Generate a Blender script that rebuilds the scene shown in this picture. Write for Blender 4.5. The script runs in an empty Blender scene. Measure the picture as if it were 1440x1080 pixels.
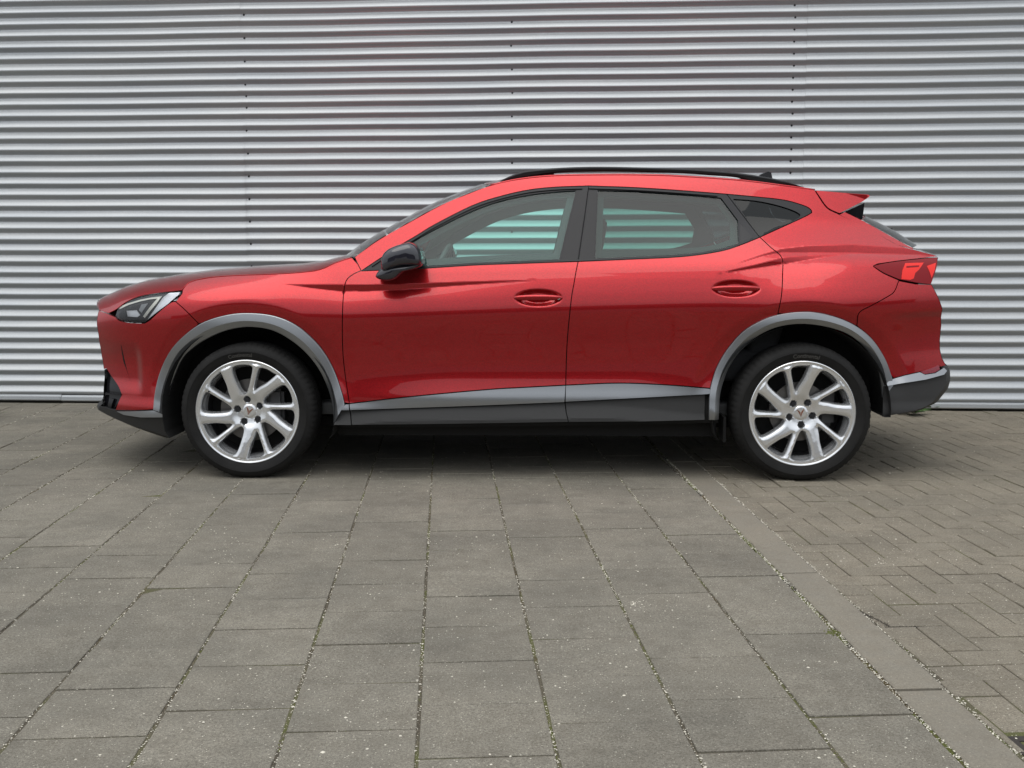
import bpy, bmesh, math, random
import numpy as np
from mathutils import Vector, Matrix
from mathutils.geometry import delaunay_2d_cdt

random.seed(7)
rng = np.random.default_rng(7)
S = bpy.context.scene
COL = S.collection

# ------------------------------------------------------------------ camera
FPX = 1550.0                       # focal length in photo pixels (photo 1440 wide)
PITCH = math.atan(182.0 / FPX)
ROLL = -0.0014
CAMH = 1.0648
cam_data = bpy.data.cameras.new("camera")
cam_data.sensor_width = 36.0
cam_data.lens = FPX / 1440.0 * 36.0
cam_data.clip_start = 0.05
cam_data.clip_end = 2000.0
cam = bpy.data.objects.new("camera", cam_data)
COL.objects.link(cam)
cam_mat = Matrix.Translation((0, 0, CAMH)) @ Matrix.Rotation(math.pi / 2 - PITCH, 4, 'X') @ Matrix.Rotation(ROLL, 4, 'Z')
cam.matrix_world = cam_mat
S.camera = cam
CR = np.array(cam_mat.to_3x3())
CO = np.array([0, 0, CAMH])

# ------------------------------------------------------------------ light
SUN_EL, SUN_AZ = math.radians(64), math.radians(205)   # azimuth clockwise from +Y
W = bpy.data.worlds.new("World")
S.world = W
W.use_nodes = True
nt = W.node_tree
nt.nodes.clear()
wo = nt.nodes.new("ShaderNodeOutputWorld")
wb = nt.nodes.new("ShaderNodeBackground")
sky = nt.nodes.new("ShaderNodeTexSky")
sky.sky_type = 'NISHITA'
sky.sun_disc = False
sky.sun_elevation = SUN_EL
sky.sun_rotation = SUN_AZ
sky.air_density = 1.0
sky.dust_density = 1.0
tc = nt.nodes.new("ShaderNodeTexCoord")
mpn = nt.nodes.new("ShaderNodeMapping")
mpn.inputs['Scale'].default_value = (1.0, 1.0, 2.5)
cn = nt.nodes.new("ShaderNodeTexNoise")
cn.inputs['Scale'].default_value = 2.2
cn.inputs['Detail'].default_value = 6.0
cramp = nt.nodes.new("ShaderNodeValToRGB")
cramp.color_ramp.elements[0].position = 0.35
cramp.color_ramp.elements[0].color = (0.80, 0.80, 0.80, 1)
cramp.color_ramp.elements[1].position = 0.62
cramp.color_ramp.elements[1].color = (0.97, 0.97, 0.97, 1)
cmix = nt.nodes.new("ShaderNodeMix")
cmix.data_type = 'RGBA'
# bright overcast: luminance falls from zenith to horizon as (1 + 2 sin(elevation)) / 3
sepz = nt.nodes.new("ShaderNodeSeparateXYZ")
nt.links.new(tc.outputs['Generated'], sepz.inputs['Vector'])
grad = nt.nodes.new("ShaderNodeMapRange")
grad.inputs['From Min'].default_value = 0.0; grad.inputs['From Max'].default_value = 1.0
grad.inputs['To Min'].default_value = 1 / 3; grad.inputs['To Max'].default_value = 1.0
nt.links.new(sepz.outputs['Z'], grad.inputs['Value'])
oc = nt.nodes.new("ShaderNodeVectorMath"); oc.operation = 'SCALE'
oc.inputs[0].default_value = (13.2, 13.7, 14.3)
nt.links.new(grad.outputs['Result'], oc.inputs['Scale'])
nt.links.new(oc.outputs['Vector'], cmix.inputs['B'])
nt.links.new(tc.outputs['Generated'], mpn.inputs['Vector'])
nt.links.new(mpn.outputs['Vector'], cn.inputs['Vector'])
nt.links.new(cn.outputs['Fac'], cramp.inputs['Fac'])
nt.links.new(cramp.outputs['Color'], cmix.inputs['Factor'])
nt.links.new(sky.outputs['Color'], cmix.inputs['A'])
nt.links.new(cmix.outputs['Result'], wb.inputs['Color'])
nt.links.new(wb.outputs['Background'], wo.inputs['Surface'])
wb.inputs['Strength'].default_value = 0.12

sd = bpy.data.lights.new("sun", 'SUN')
sd.energy = 1.1
sd.angle = math.radians(55)
sd.color = (1.0, 0.955, 0.89)
sun = bpy.data.objects.new("sun", sd)
COL.objects.link(sun)
sdir = Vector((math.sin(SUN_AZ) * math.cos(SUN_EL), math.cos(SUN_AZ) * math.cos(SUN_EL), math.sin(SUN_EL)))
sun.rotation_euler = sdir.to_track_quat('Z', 'Y').to_euler()
sun.location = sdir * 30

S.view_settings.view_transform = 'Standard'
S.view_settings.look = 'None'
S.view_settings.exposure = 0.0
S.view_settings.gamma = 1.0
S.view_settings.use_curve_mapping = False
S.cycles.max_bounces = 10
S.cycles.transparent_max_bounces = 16

# ------------------------------------------------------------------ rays of the calibrated camera, used as a ruler
def ray(px, py):
    d = CR @ np.array([(px - 720.0) / FPX, -(py - 540.0) / FPX, -1.0])
    return d

def ground_pt(px, py, z=0.0):
    d = ray(px, py)
    t = (z - CAMH) / d[2]
    return CO + d * t

def project(P):
    q = CR.T @ (np.array(P) - CO)
    return 720 + FPX * q[0] / -q[2], 540 - FPX * q[1] / -q[2]

# ------------------------------------------------------------------ materials
def new_mat(name):
    m = bpy.data.materials.new(name)
    m.use_nodes = True
    n = m.node_tree.nodes
    return m, n, m.node_tree.links, n['Principled BSDF']

def setp(b, **k):
    names = dict(color='Base Color', metal='Metallic', rough='Roughness', coat='Coat Weight', coatr='Coat Roughness',
                 trans='Transmission Weight', ior='IOR', spec='Specular IOR Level', emis='Emission Strength', emc='Emission Color', coatior='Coat IOR')
    for kk, v in k.items():
        b.inputs[names[kk]].default_value = v

def simple(name, color, rough=0.5, metal=0.0, grain=0.0, gscale=60.0, bump=0.0, **k):
    m, n, l, b = new_mat(name)
    setp(b, color=(*color, 1), rough=rough, metal=metal, **k)
    if grain > 0 or bump > 0:
        t = n.new("ShaderNodeTexCoord")
        no = n.new("ShaderNodeTexNoise")
        no.inputs['Scale'].default_value = gscale
        no.inputs['Detail'].default_value = 4
        l.new(t.outputs['Object'], no.inputs['Vector'])
        if grain > 0:
            r = n.new("ShaderNodeMapRange")
            r.inputs['To Min'].default_value = 1 - grain
            r.inputs['To Max'].default_value = 1 + grain
            l.new(no.outputs['Fac'], r.inputs['Value'])
            v = n.new("ShaderNodeVectorMath"); v.operation = 'SCALE'
            v.inputs[0].default_value = color
            l.new(r.outputs['Result'], v.inputs['Scale'])
            l.new(v.outputs['Vector'], b.inputs['Base Color'])
        if bump > 0:
            bp = n.new("ShaderNodeBump")
            bp.inputs['Strength'].default_value = 1.0
            bp.inputs['Distance'].default_value = bump
            l.new(no.outputs['Fac'], bp.inputs['Height'])
            l.new(bp.outputs['Normal'], b.inputs['Normal'])
    return m

def paving_mat(name, c1, c2, chip, chip_amt=0.10, tint=0.16, stain=0.2):
    """exposed-aggregate concrete: grain, pale chips, per-piece shade"""
    m, n, l, b = new_mat(name)
    geo = n.new("ShaderNodeNewGeometry")
    oi = n.new("ShaderNodeObjectInfo")
    def noise(scale, det=3.0, rough=0.6):
        t = n.new("ShaderNodeTexNoise")
        t.inputs['Scale'].default_value = scale
        t.inputs['Detail'].default_value = det
        t.inputs['Roughness'].default_value = rough
        l.new(geo.outputs['Position'], t.inputs['Vector'])
        return t.outputs['Fac']
    def mp(x, a, bb, lo, hi):
        r = n.new("ShaderNodeMapRange")
        r.inputs['From Min'].default_value = a; r.inputs['From Max'].default_value = bb
        r.inputs['To Min'].default_value = lo; r.inputs['To Max'].default_value = hi
        l.new(x, r.inputs['Value']); return r.outputs['Result']
    def math_(op, x, y):
        q = n.new("ShaderNodeMath"); q.operation = op
        for i, v in enumerate((x, y)):
            if isinstance(v, (int, float)): q.inputs[i].default_value = v
            else: l.new(v, q.inputs[i])
        return q.outputs[0]
    def mix(f, a, bb):
        q = n.new("ShaderNodeMix"); q.data_type = 'RGBA'
        if isinstance(f, (int, float)): q.inputs['Factor'].default_value = f
        else: l.new(f, q.inputs['Factor'])
        for s_, v in (('A', a), ('B', bb)):
            if isinstance(v, tuple): q.inputs[s_].default_value = (*v, 1)
            else: l.new(v, q.inputs[s_])
        return q.outputs['Result']
    gr_ = math_('ADD', math_('MULTIPLY', noise(430, 3, .8), .55), math_('MULTIPLY', noise(150, 4, .8), .45))
    col = mix(mp(gr_, .36, .64, 0, 1), c1, c2)
    col = mix(mp(noise(14, 5, .7), .35, .7, 0, .35), col, (c1[0] * 1.5, c1[1] * 1.35, c1[2] * 1.2))
    col = mix(mp(noise(2.3, 5), .38, .66, 0, 0.35), col, (c1[0]*1.05, c1[1]*1.12, c1[2]*1.22))
    # pale chips of aggregate
    vo = n.new("ShaderNodeTexVoronoi"); vo.inputs['Scale'].default_value = 170
    l.new(geo.outputs['Position'], vo.inputs['Vector'])
    sep = n.new("ShaderNodeSeparateColor"); l.new(vo.outputs['Color'], sep.inputs['Color'])
    small = mp(vo.outputs['Distance'], .10, .34, 1, 0)
    some = mp(sep.outputs['Red'], 1 - chip_amt, 1 - chip_amt * .8, 0, .75)
    col = mix(math_('MULTIPLY', small, some), col, chip)
    darks = mp(sep.outputs['Green'], 1 - chip_amt * 1.4, 1 - chip_amt, 0, .55)
    col = mix(math_('MULTIPLY', small, darks), col, (c1[0]*.4, c1[1]*.4, c1[2]*.4))
    # old stains
    col = mix(mp(noise(7, 7, .75), .55, .74, 0, stain), col, (.075, .07, .062))
    # piece to piece
    hsv = n.new("ShaderNodeHueSaturation")
    l.new(col, hsv.inputs['Color'])
    l.new(mp(oi.outputs['Random'], 0, 1, 1 - tint, 1 + tint), hsv.inputs['Value'])
    l.new(math_('FRACT', math_('MULTIPLY', oi.outputs['Random'], 37.7), 0), hsv.inputs['Saturation']) if False else None
    l.new(hsv.outputs['Color'], b.inputs['Base Color'])
    setp(b, rough=0.85, spec=0.3)
    bp = n.new("ShaderNodeBump"); bp.inputs['Distance'].default_value = 0.0016; bp.inputs['Strength'].default_value = .9
    l.new(math_('ADD', noise(300, 4, .8), math_('MULTIPLY', noise(25, 3), 1.2)), bp.inputs['Height'])
    l.new(bp.outputs['Normal'], b.inputs['Normal'])
    return m

M = {}
M['slab'] = paving_mat("slab concrete", (.070, .064, .051), (.400, .370, .303), (.66, .62, .52), .13, .07)
M['brick'] = paving_mat("paving brick concrete", (.088, .077, .058), (.410, .368, .290), (.60, .56, .46), .11, .045)
M['kerb'] = paving_mat("kerb concrete", (.150, .136, .108), (.335, .305, .248), (.5, .46, .38), .05, .03, .3)
M['far_ground'] = paving_mat("yard paving", (.13, .127, .12), (.21, .203, .19), (.45, .43, .40), .06, 0)

def joint_mat():
    m, n, l, b = new_mat("joint sand and moss")
    geo = n.new("ShaderNodeNewGeometry")
    a = n.new("ShaderNodeTexNoise"); a.inputs['Scale'].default_value = 3.2; a.inputs['Detail'].default_value = 6
    c = n.new("ShaderNodeTexNoise"); c.inputs['Scale'].default_value = 350; c.inputs['Detail'].default_value = 2
    l.new(geo.outputs['Position'], a.inputs['Vector']); l.new(geo.outputs['Position'], c.inputs['Vector'])
    r = n.new("ShaderNodeValToRGB")
    e = r.color_ramp.elements
    e[0].position = .30; e[0].color = (.060, .052, .040, 1)
    e[1].position = .80; e[1].color = (.15, .13, .09, 1)
    x = e.new(.5); x.color = (.100, .088, .064, 1)
    x = e.new(.62); x.color = (.095, .098, .040, 1)
    l.new(a.outputs['Fac'], r.inputs['Fac'])
    mx = n.new("ShaderNodeMix"); mx.data_type = 'RGBA'; mx.blend_type = 'MULTIPLY'; mx.inputs['Factor'].default_value = .8
    l.new(r.outputs['Color'], mx.inputs['A']); 
    g = n.new("ShaderNodeMapRange"); g.inputs['From Min'].default_value = .3; g.inputs['From Max'].default_value = .7; g.inputs['To Min'].default_value = .4; g.inputs['To Max'].default_value = 1.7
    l.new(c.outputs['Fac'], g.inputs['Value']); l.new(g.outputs['Result'], mx.inputs['B'])
    l.new(mx.outputs['Result'], b.inputs['Base Color'])
    setp(b, rough=.95, spec=.2)
    return m
M['joint'] = joint_mat()
M['soil'] = simple('dark joint soil', (.042, .035, .026), .95, 0, .5, 60)
M['sand'] = simple('joint sand', (.225, .188, .140), .95, 0, .45, 80)
M['moss'] = simple("moss", (.105, .115, .030), .95, 0, .5, 90)
M['moss_brown'] = simple("dry moss", (.095, .072, .034), .95, 0, .4, 90)
M['pebble'] = simple("pale grit", (.66, .62, .52), .8, 0, .35, 30)
M['leaf'] = simple("weed leaf", (.055, .13, .022), .5, 0, .3, 40)
M['iron'] = simple("cast iron", (.05, .042, .036), .7, .3, .4, 60, .001)
M['black_hole'] = simple("drain well", (.012, .011, .010), .9)

def metal_sheet_mat():
    m, n, l, b = new_mat("pale coated steel sheet")
    geo = n.new("ShaderNodeNewGeometry")
    oi = n.new("ShaderNodeObjectInfo")
    mpg = n.new("ShaderNodeMapping"); mpg.inputs['Scale'].default_value = (.35, .35, 6)
    l.new(geo.outputs['Position'], mpg.inputs['Vector'])
    a = n.new("ShaderNodeTexNoise"); a.inputs['Scale'].default_value = 3; a.inputs['Detail'].default_value = 5
    l.new(mpg.outputs['Vector'], a.inputs['Vector'])
    s = n.new("ShaderNodeTexNoise"); s.inputs['Scale'].default_value = 120; s.inputs['Detail'].default_value = 3
    l.new(geo.outputs['Position'], s.inputs['Vector'])
    r = n.new("ShaderNodeValToRGB")
    r.color_ramp.elements[0].position = .32; r.color_ramp.elements[0].color = (.405, .43, .45, 1)
    r.color_ramp.elements[1].position = .7; r.color_ramp.elements[1].color = (.47, .485, .49, 1)
    l.new(a.outputs['Fac'], r.inputs['Fac'])
    mx = n.new("ShaderNodeMix"); mx.data_type = 'RGBA'; mx.blend_type = 'MULTIPLY'; mx.inputs['Factor'].default_value = 1
    g = n.new("ShaderNodeMapRange"); g.inputs['From Min'].default_value = .3; g.inputs['From Max'].default_value = .7; g.inputs['To Min'].default_value = .95; g.inputs['To Max'].default_value = 1.04
    l.new(s.outputs['Fac'], g.inputs['Value'])
    l.new(r.outputs['Color'], mx.inputs['A']); l.new(g.outputs['Result'], mx.inputs['B'])
    l.new(mx.outputs['Result'], b.inputs['Base Color'])
    setp(b, metal=.50, rough=.40)
    return m
M['sheet'] = metal_sheet_mat()
M['plinth'] = simple("dark plinth concrete", (.06, .055, .05), .9, 0, .3, 20)
M['screw'] = simple("screw head", (.03, .03, .032), .5, .5)
M['brickwall'] = simple("dark brick wall", (.085, .075, .068), .85, 0, .25, 8)
M['darkroof'] = simple("dark roof felt", (.05, .05, .052), .8)
M['darkglass'] = simple("window glass", (.03, .035, .04), .08)

# ------------------------------------------------------------------ object helpers
def link(o, parent=None):
    COL.objects.link(o)
    if parent is not None:
        o.parent = parent
    return o

def tag(o, label=None, cat=None, group=None, kind=None):
    if label: o['label'] = label
    if cat: o['category'] = cat
    if group: o['group'] = group
    if kind: o['kind'] = kind
    return o

def mesh_obj(name, verts, faces, mat=None, parent=None, normals=None, smooth=False):
    me = bpy.data.meshes.new(name)
    me.from_pydata([tuple(map(float, v)) for v in verts], [], [tuple(int(i) for i in f) for f in faces])
    me.validate()
    if mat is not None:
        me.materials.append(mat)
    if smooth or normals is not None:
        me.polygons.foreach_set("use_smooth", [True] * len(me.polygons))
    me.update()
    if normals is not None:
        me.normals_split_custom_set_from_vertices([tuple(map(float, q)) for q in normals])
    o = bpy.data.objects.new(name, me)
    return link(o, parent)

def bm_obj(name, bm, mat=None, parent=None, smooth=False):
    me = bpy.data.meshes.new(name)
    bm.to_mesh(me); bm.free()
    if mat is not None: me.materials.append(mat)
    if smooth:
        me.polygons.foreach_set("use_smooth", [True] * len(me.polygons))
    o = bpy.data.objects.new(name, me)
    return link(o, parent)

def sharpen(o, deg=35):
    me = o.data
    me.polygons.foreach_set("use_smooth", [True] * len(me.polygons))
    me.set_sharp_from_angle(angle=math.radians(deg))
    return o

def empty(name, loc=(0, 0, 0), rz=0.0, parent=None):
    o = bpy.data.objects.new(name, None)
    o.location = loc; o.rotation_euler = (0, 0, rz)
    o.empty_display_size = .2
    return link(o, parent)

# ================================================================== THE GROUND
mesh_obj("ground", [(-60, -60, -.05), (60, -60, -.05), (60, 60, -.05), (-60, 60, -.05)], [(0, 1, 2, 3)], M['far_ground'])['kind'] = 'structure'

GO = ground_pt(608, 656)[:2]
gyaw = math.atan((625 - 720) / FPX)              # slab columns run towards this direction
GV = np.array([math.sin(gyaw), math.cos(gyaw)])   # away from the camera
GU = np.array([math.cos(gyaw), -math.sin(gyaw)])  # to the right
def g2w(u, v): return GO + GU * u + GV * v
def w2g(P): d = np.array(P[:2]) - GO; return float(d @ GU), float(d @ GV)
kA, kB = w2g(ground_pt(955, 661)), w2g(ground_pt(1367, 1080))
def kerb_u(v):                                    # left edge of the kerb strip
    return kA[0] + (kB[0] - kA[0]) * (v - kA[1]) / (kB[1] - kA[1])
KW = 0.125
WALL_YAW = math.atan(.073)
wall_base = ground_pt(722, 572)[:2]
WD = np.array([math.cos(WALL_YAW), -math.sin(WALL_YAW)])     # along the wall, to the right
WN = np.array([-math.sin(WALL_YAW), -math.cos(WALL_YAW)])    # out of the wall, to the camera
WG_p = w2g(wall_base); 
def wall_v(u):                                    # v where the wall stands, at u
    # solve wall line in slab coordinates
    d = np.array([WD @ GU, WD @ GV]); t = (u - WG_p[0]) / d[0]
    return WG_p[1] + d[1] * t

def clip(poly, f):
    """keep the side of a convex polygon where f(p) >= 0"""
    out = []
    for i in range(len(poly)):
        a, b = poly[i], poly[(i + 1) % len(poly)]
        fa, fb = f(a), f(b)
        if fa >= 0: out.append(a)
        if (fa >= 0) != (fb >= 0):
            t = fa / (fa - fb)
            out.append((a[0] + (b[0] - a[0]) * t, a[1] + (b[1] - a[1]) * t))
    return out
def area(p):
    return .5 * abs(sum(p[i][0] * p[(i + 1) % len(p)][1] - p[(i + 1) % len(p)][0] * p[i][1] for i in range(len(p))))
def shrink(poly, d):
    n = len(poly); sgn = 1 if sum(poly[i][0] * poly[(i + 1) % n][1] - poly[(i + 1) % n][0] * poly[i][1] for i in range(n)) > 0 else -1
    out = []
    for i in range(n):
        p0, p1, p2 = [np.array(poly[j % n], float) for j in (i - 1, i, i + 1)]
        e1 = (p1 - p0) / (np.linalg.norm(p1 - p0) + 1e-12); e2 = (p2 - p1) / (np.linalg.norm(p2 - p1) + 1e-12)
        n1 = np.array([-e1[1], e1[0]]) * sgn; n2 = np.array([-e2[1], e2[0]]) * sgn
        b = n1 + n2; L = b @ n1
        if L < .3: L = .3
        out.append(tuple(p1 + b / L * d))
    return out
def paver_geo(poly, ch=.004, top=0.0, bot=-.03):
    """a chamfered prism: returns verts, faces in the (u, v) frame"""
    n = len(poly)
    r0 = poly; r1 = shrink(poly, ch)
    V = [(*p, bot) for p in r0] + [(*p, top - ch * .55) for p in r0] + [(*p, top) for p in r1]
    F = [tuple(range(2 * n, 3 * n))]
    for i in range(n):
        j = (i + 1) % n
        F.append((i, j, n + j, n + i)); F.append((n + i, n + j, 2 * n + j, 2 * n + i))
    return V, F

pav = mesh_obj("pavement", [(*g2w(u, v), -.0028) for u, v in ((-5.6, -4.1), (kerb_u(-4.1) - .016, -4.1), (kerb_u(5.6) - .016, 5.6), (-5.6, 5.6))], [(0, 1, 2, 3)], M['joint'])
pav['kind'] = 'structure'
bpav = mesh_obj("brick_pavement", [(*g2w(u, v), -.0028) for u, v in ((kerb_u(-4.2) + KW - .01, -4.2), (4.75, -4.2), (4.75, 4.2), (kerb_u(4.2) + KW - .01, 4.2))], [(0, 1, 2, 3)], M['joint'])
bpav['kind'] = 'structure'

def in_view(poly, m=0):
    ok = []
    for u, v in poly:
        w = g2w(u, v)
        if w[1] < .6: return False
        x, y = project((*w, 0)); ok.append(-m < x < 1440 + m and y < 1080 + m)
    return any(ok)

def lay(parent, name, pieces, mat, limit, chamf):
    """pieces: (poly, key) ; nearest `limit` in view are objects, the others one joined part"""
    vis, rest = [], []
    for poly, key in pieces:
        (vis if in_view(poly) else rest).append((poly, key))
    vis.sort(key=lambda q: np.hypot(*g2w(*np.mean(q[0], axis=0))))
    rest += vis[limit:]; vis = vis[:limit]
    cache = {}
    for poly, key in vis:
        c = np.mean(poly, axis=0)
        w = g2w(*c)
        if key is not None and key in cache:
            me = cache[key]
        else:
            V, F = paver_geo([(p[0] - c[0], p[1] - c[1]) for p in poly], chamf)
            me = bpy.data.meshes.new(name)
            me.from_pydata([(float(a), float(b), float(z)) for a, b, z in V], [], F)
            me.materials.append(mat); me.update()
            if key is not None: cache[key] = me
        o = bpy.data.objects.new(name, me)
        o.location = (w[0], w[1], random.gauss(0, .0011))
        o.rotation_euler = (random.gauss(0, .0035), random.gauss(0, .0035), -gyaw + random.gauss(0, .004))
        link(o, parent)
    VV, FF = [], []
    for poly, key in rest:
        V, F = paver_geo(poly, chamf)
        k = len(VV); dz = random.gauss(0, .001)
        VV += [(*g2w(a, b), z + dz) for a, b, z in V]
        FF += [tuple(i + k for i in f) for f in F]
    o = mesh_obj(name, VV, FF, mat, parent); o['kind'] = 'stuff'

# square slabs, every other column shifted by half a slab
pieces = []
v799 = w2g(ground_pt(700, 929))[1]
SR = .2785
for i in range(-19, 12):
    off = (v799 if i % 2 == 0 else v799 - SR * .47) + random.uniform(-.010, .010)
    for j in range(-15, 21):
        u0, u1 = i * .3 + .0046, (i + 1) * .3 - .0046
        v0, v1 = off + j * SR + .0022, off + (j + 1) * SR - .0022
        full = [(u0, v0), (u1, v0), (u1, v1), (u0, v1)]
        p = clip(full, lambda q: kerb_u(q[1]) - .014 - q[0])
        p = clip(p, lambda q: wall_v(q[0]) - .01 - q[1]) if p else p
        if len(p) < 3 or area(p) < .0004: continue
        pieces.append((p, 'full' if area(p) > .0800 else None))
lay(pav, "paving_slab", pieces, M['slab'], 296, .0022)

pieces = []
BW = .1005
hb = []
for i in range(-6, 58):
    for j in range(-42, 46):
        d = (i - j) % 4
        if d == 0: hb.append((i, j, 2, 1))
        elif d == 3: hb.append((i, j, 1, 2))
for i, j, wu, wv in hb:
        ju, jv = random.uniform(-.0012, .0012), random.uniform(-.0012, .0012)
        u0, u1 = -1 + i * BW + .0022 + ju, -1 + (i + wu) * BW - .0022 + ju
        v0, v1 = j * BW + .0022 + jv, (j + wv) * BW - .0022 + jv
        full = [(u0, v0), (u1, v0), (u1, v1), (u0, v1)]
        p = clip(full, lambda q: q[0] - kerb_u(q[1]) - KW - .006)
        p = clip(p, lambda q: wall_v(q[0]) - .01 - q[1]) if p else p
        if len(p) < 3 or area(p) < .002: continue
        # room for the drain grate
        cx, cy = np.mean(p, axis=0)
        pieces.append((p, (wu,) if area(p) > .0187 else None))
gd = w2g(ground_pt(1402, 1046))
dg_u0, dg_u1 = kerb_u(gd[1]) + KW + .012, kerb_u(gd[1]) + KW + .30
dg_v1 = gd[1] + .035; dg_v0 = dg_v1 - .30
pieces = [q for q in pieces if not (dg_u0 - .06 < np.mean(q[0], axis=0)[0] < dg_u1 + .05 and dg_v0 - .02 < np.mean(q[0], axis=0)[1] < dg_v1 + .02)]
# the course beside the grate that has sunk: leave one half brick out
hole = w2g(ground_pt(1240, 876))
lay(bpav, "paving_brick", pieces, M['brick'], 298, .0035)

# kerb stones, one metre each, along the joint between slabs and bricks
kj = w2g(ground_pt(1285, 970))[1]
kst = empty("kerb_edging"); 
bpy.data.objects.remove(kst)
kl = [(*g2w(kerb_u(v) + a, v), -.013) for v, a in ((-4.2, -.018), (-4.2, KW - .008), (4.2, KW - .008), (4.2, -.018))]
kedge = mesh_obj("kerb", kl, [(0, 1, 2, 3)], M['soil']); kedge['kind'] = 'structure'
for k in range(-3, 5):
    v0, v1 = kj + k * 1.0 + .007, kj + (k + 1) * 1.0 - .007
    jog = random.uniform(-.002, .002)
    p = [(kerb_u(v0) + jog, v0), (kerb_u(v0) + KW + jog, v0), (kerb_u(v1) + KW + jog, v1), (kerb_u(v1) + jog, v1)]
    p = clip(p, lambda q: wall_v(q[0]) - .01 - q[1])
    if len(p) < 3: continue
    # subdivide the long edges and wear them a little
    def edge(a, b, n=14):
        return [(a[0] + (b[0] - a[0]) * t / n + (random.gauss(0, .0013) if 0 < t else 0), a[1] + (b[1] - a[1]) * t / n) for t in range(n)]
    if len(p) == 4:
        p = edge(p[0], p[1], 3) + edge(p[1], p[2], 16) + edge(p[2], p[3], 3) + edge(p[3], p[0], 16)
    V, F = paver_geo(p, .005, .001, -.06)
    c = np.mean([q[:2] for q in V], axis=0)
    cw = g2w(*c)
    o = mesh_obj("kerb_stone", [(*(g2w(a, b) - cw), z) for a, b, z in V], F, M['kerb'], kedge)
    o.location = (cw[0], cw[1], random.uniform(-.001, .002))

# cast iron drain grate, bottom right
gr = empty("drain_grate", (*g2w((dg_u0 + dg_u1) / 2, (dg_v0 + dg_v1) / 2), 0), -gyaw)
tag(gr, "rusty cast iron drain grate set in the paving beside the kerb", "drain grate")
def box(bm, c, s, rz=0.0, shear=0.0):
    vs = []
    for dz in (-1, 1):
        for dx, dy in ((-1, -1), (1, -1), (1, 1), (-1, 1)):
            x, y = dx * s[0] / 2, dy * s[1] / 2
            x += shear * y
            vs.append(bm.verts.new((c[0] + x * math.cos(rz) - y * math.sin(rz), c[1] + x * math.sin(rz) + y * math.cos(rz), c[2] + dz * s[2] / 2)))
    for f in ((0, 3, 2, 1), (4, 5, 6, 7), (0, 1, 5, 4), (1, 2, 6, 5), (2, 3, 7, 6), (3, 0, 4, 7)):
        bm.faces.new([vs[i] for i in f])
gw, gh = dg_u1 - dg_u0, dg_v1 - dg_v0
bm = bmesh.new()
for sx in (-1, 1): box(bm, (sx * (gw / 2 - .012), 0, -.012), (.024, gh, .024))
for sy in (-1, 1): box(bm, (0, sy * (gh / 2 - .012), -.012), (gw - .050, .024, .0235))
bm_obj("grate_frame", bm, M['iron'], gr)
for k in range(7):
    bm = bmesh.new()
    box(bm, (-gw / 2 + .045 + k * (gw - .09) / 6, 0, -.013), (.013, gh - .05, .020), 0, -.12)
    bm_obj("grate_bar", bm, M['iron'], gr)
bm = bmesh.new(); box(bm, (0, 0, -.047), (gw, gh, .004)); bm_obj("drain_well", bm, M['black_hole'], gr)

# grit and moss
def blobs(name, pts, mat, squash=.6):
    base = [(1, 0, 0), (-1, 0, 0), (0, 1, 0), (0, -1, 0), (0, 0, 1)]
    bf = [(0, 2, 4), (2, 1, 4), (1, 3, 4), (3, 0, 4)]
    VV, FF = [], []
    for x, y, z, r in pts:
        k = len(VV); a = random.uniform(0, 6.28)
        sx, sy = random.uniform(.7, 1.3), random.uniform(.6, 1.1)
        for bx, by, bz in base:
            qx, qy = bx * sx * r, by * sy * r
            VV.append((x + qx * math.cos(a) - qy * math.sin(a), y + qx * math.sin(a) + qy * math.cos(a), z + bz * r * squash * random.uniform(.7, 1.2)))
        FF += [tuple(i + k for i in f) for f in bf]
    o = mesh_obj(name, VV, FF, mat); o['kind'] = 'stuff'
    return o
pts = []
def vis_ground():
    while True:
        y = random.uniform(1.9, 7.6); x = random.uniform(-.55, .55) * y
        yield x, y
gen = vis_ground()
for _ in range(7500):
    x, y = next(gen)
    pts.append((x, y, 0.0, min(.0042, random.lognormvariate(-6.42, .42))))
for _ in range(5000):
    x, y = next(gen); u_, v_ = w2g((x, y))
    if u_ > kerb_u(v_) + KW: pts.append((x, y, 0, random.uniform(.0009, .0022)))
for _ in range(26000):       # grit gathered in the joints
    i = random.randint(-9, 10); v = random.uniform(-3.5, 2.4); u = i * .3 + random.gauss(0, .0042)
    if u > kerb_u(v) - .02: u = kerb_u(v) + random.choice((-.006, KW + .003)) + random.gauss(0, .006)
    if random.random() > .35 + .65 * math.sin(i * 2.3 + v * 3.1) ** 2: continue
    w = g2w(u, v); pts.append((w[0], w[1], -.001, min(.0045, random.lognormvariate(-6.3, .35))))
for cx, cy, n in ((1010, 515, 34), (865, 1075, 16), (684, 712, 10), (1240, 790, 16), (305, 745, 8), (330, 760, 7), (170, 745, 7)):
    if cx == 1010: cx, cy = 893, 850
    g = ground_pt(cx, cy)
    for _ in range(n):
        pts.append((g[0] + random.gauss(0, .018), g[1] + random.gauss(0, .025), 0.0005, random.uniform(.0012, .0035)))
for _ in range(70):
    x, y = next(gen); pts.append((x, y, 0.0, random.uniform(.0035, .0058)))
tag(blobs("grit", pts, M['pebble'], .5), "pale grit scattered over the slabs and gathered in the joints", "grit")
fill = []
for _ in range(34000):
    i = random.randint(-9, 9); v = random.uniform(-3.5, 1.6); u = i * .3 + random.uniform(-.0042, .0042)
    if u > kerb_u(v) - .02: continue
    w = g2w(u, v); fill.append((w[0], w[1], -.0042, random.uniform(.0014, .0032)))
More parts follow.
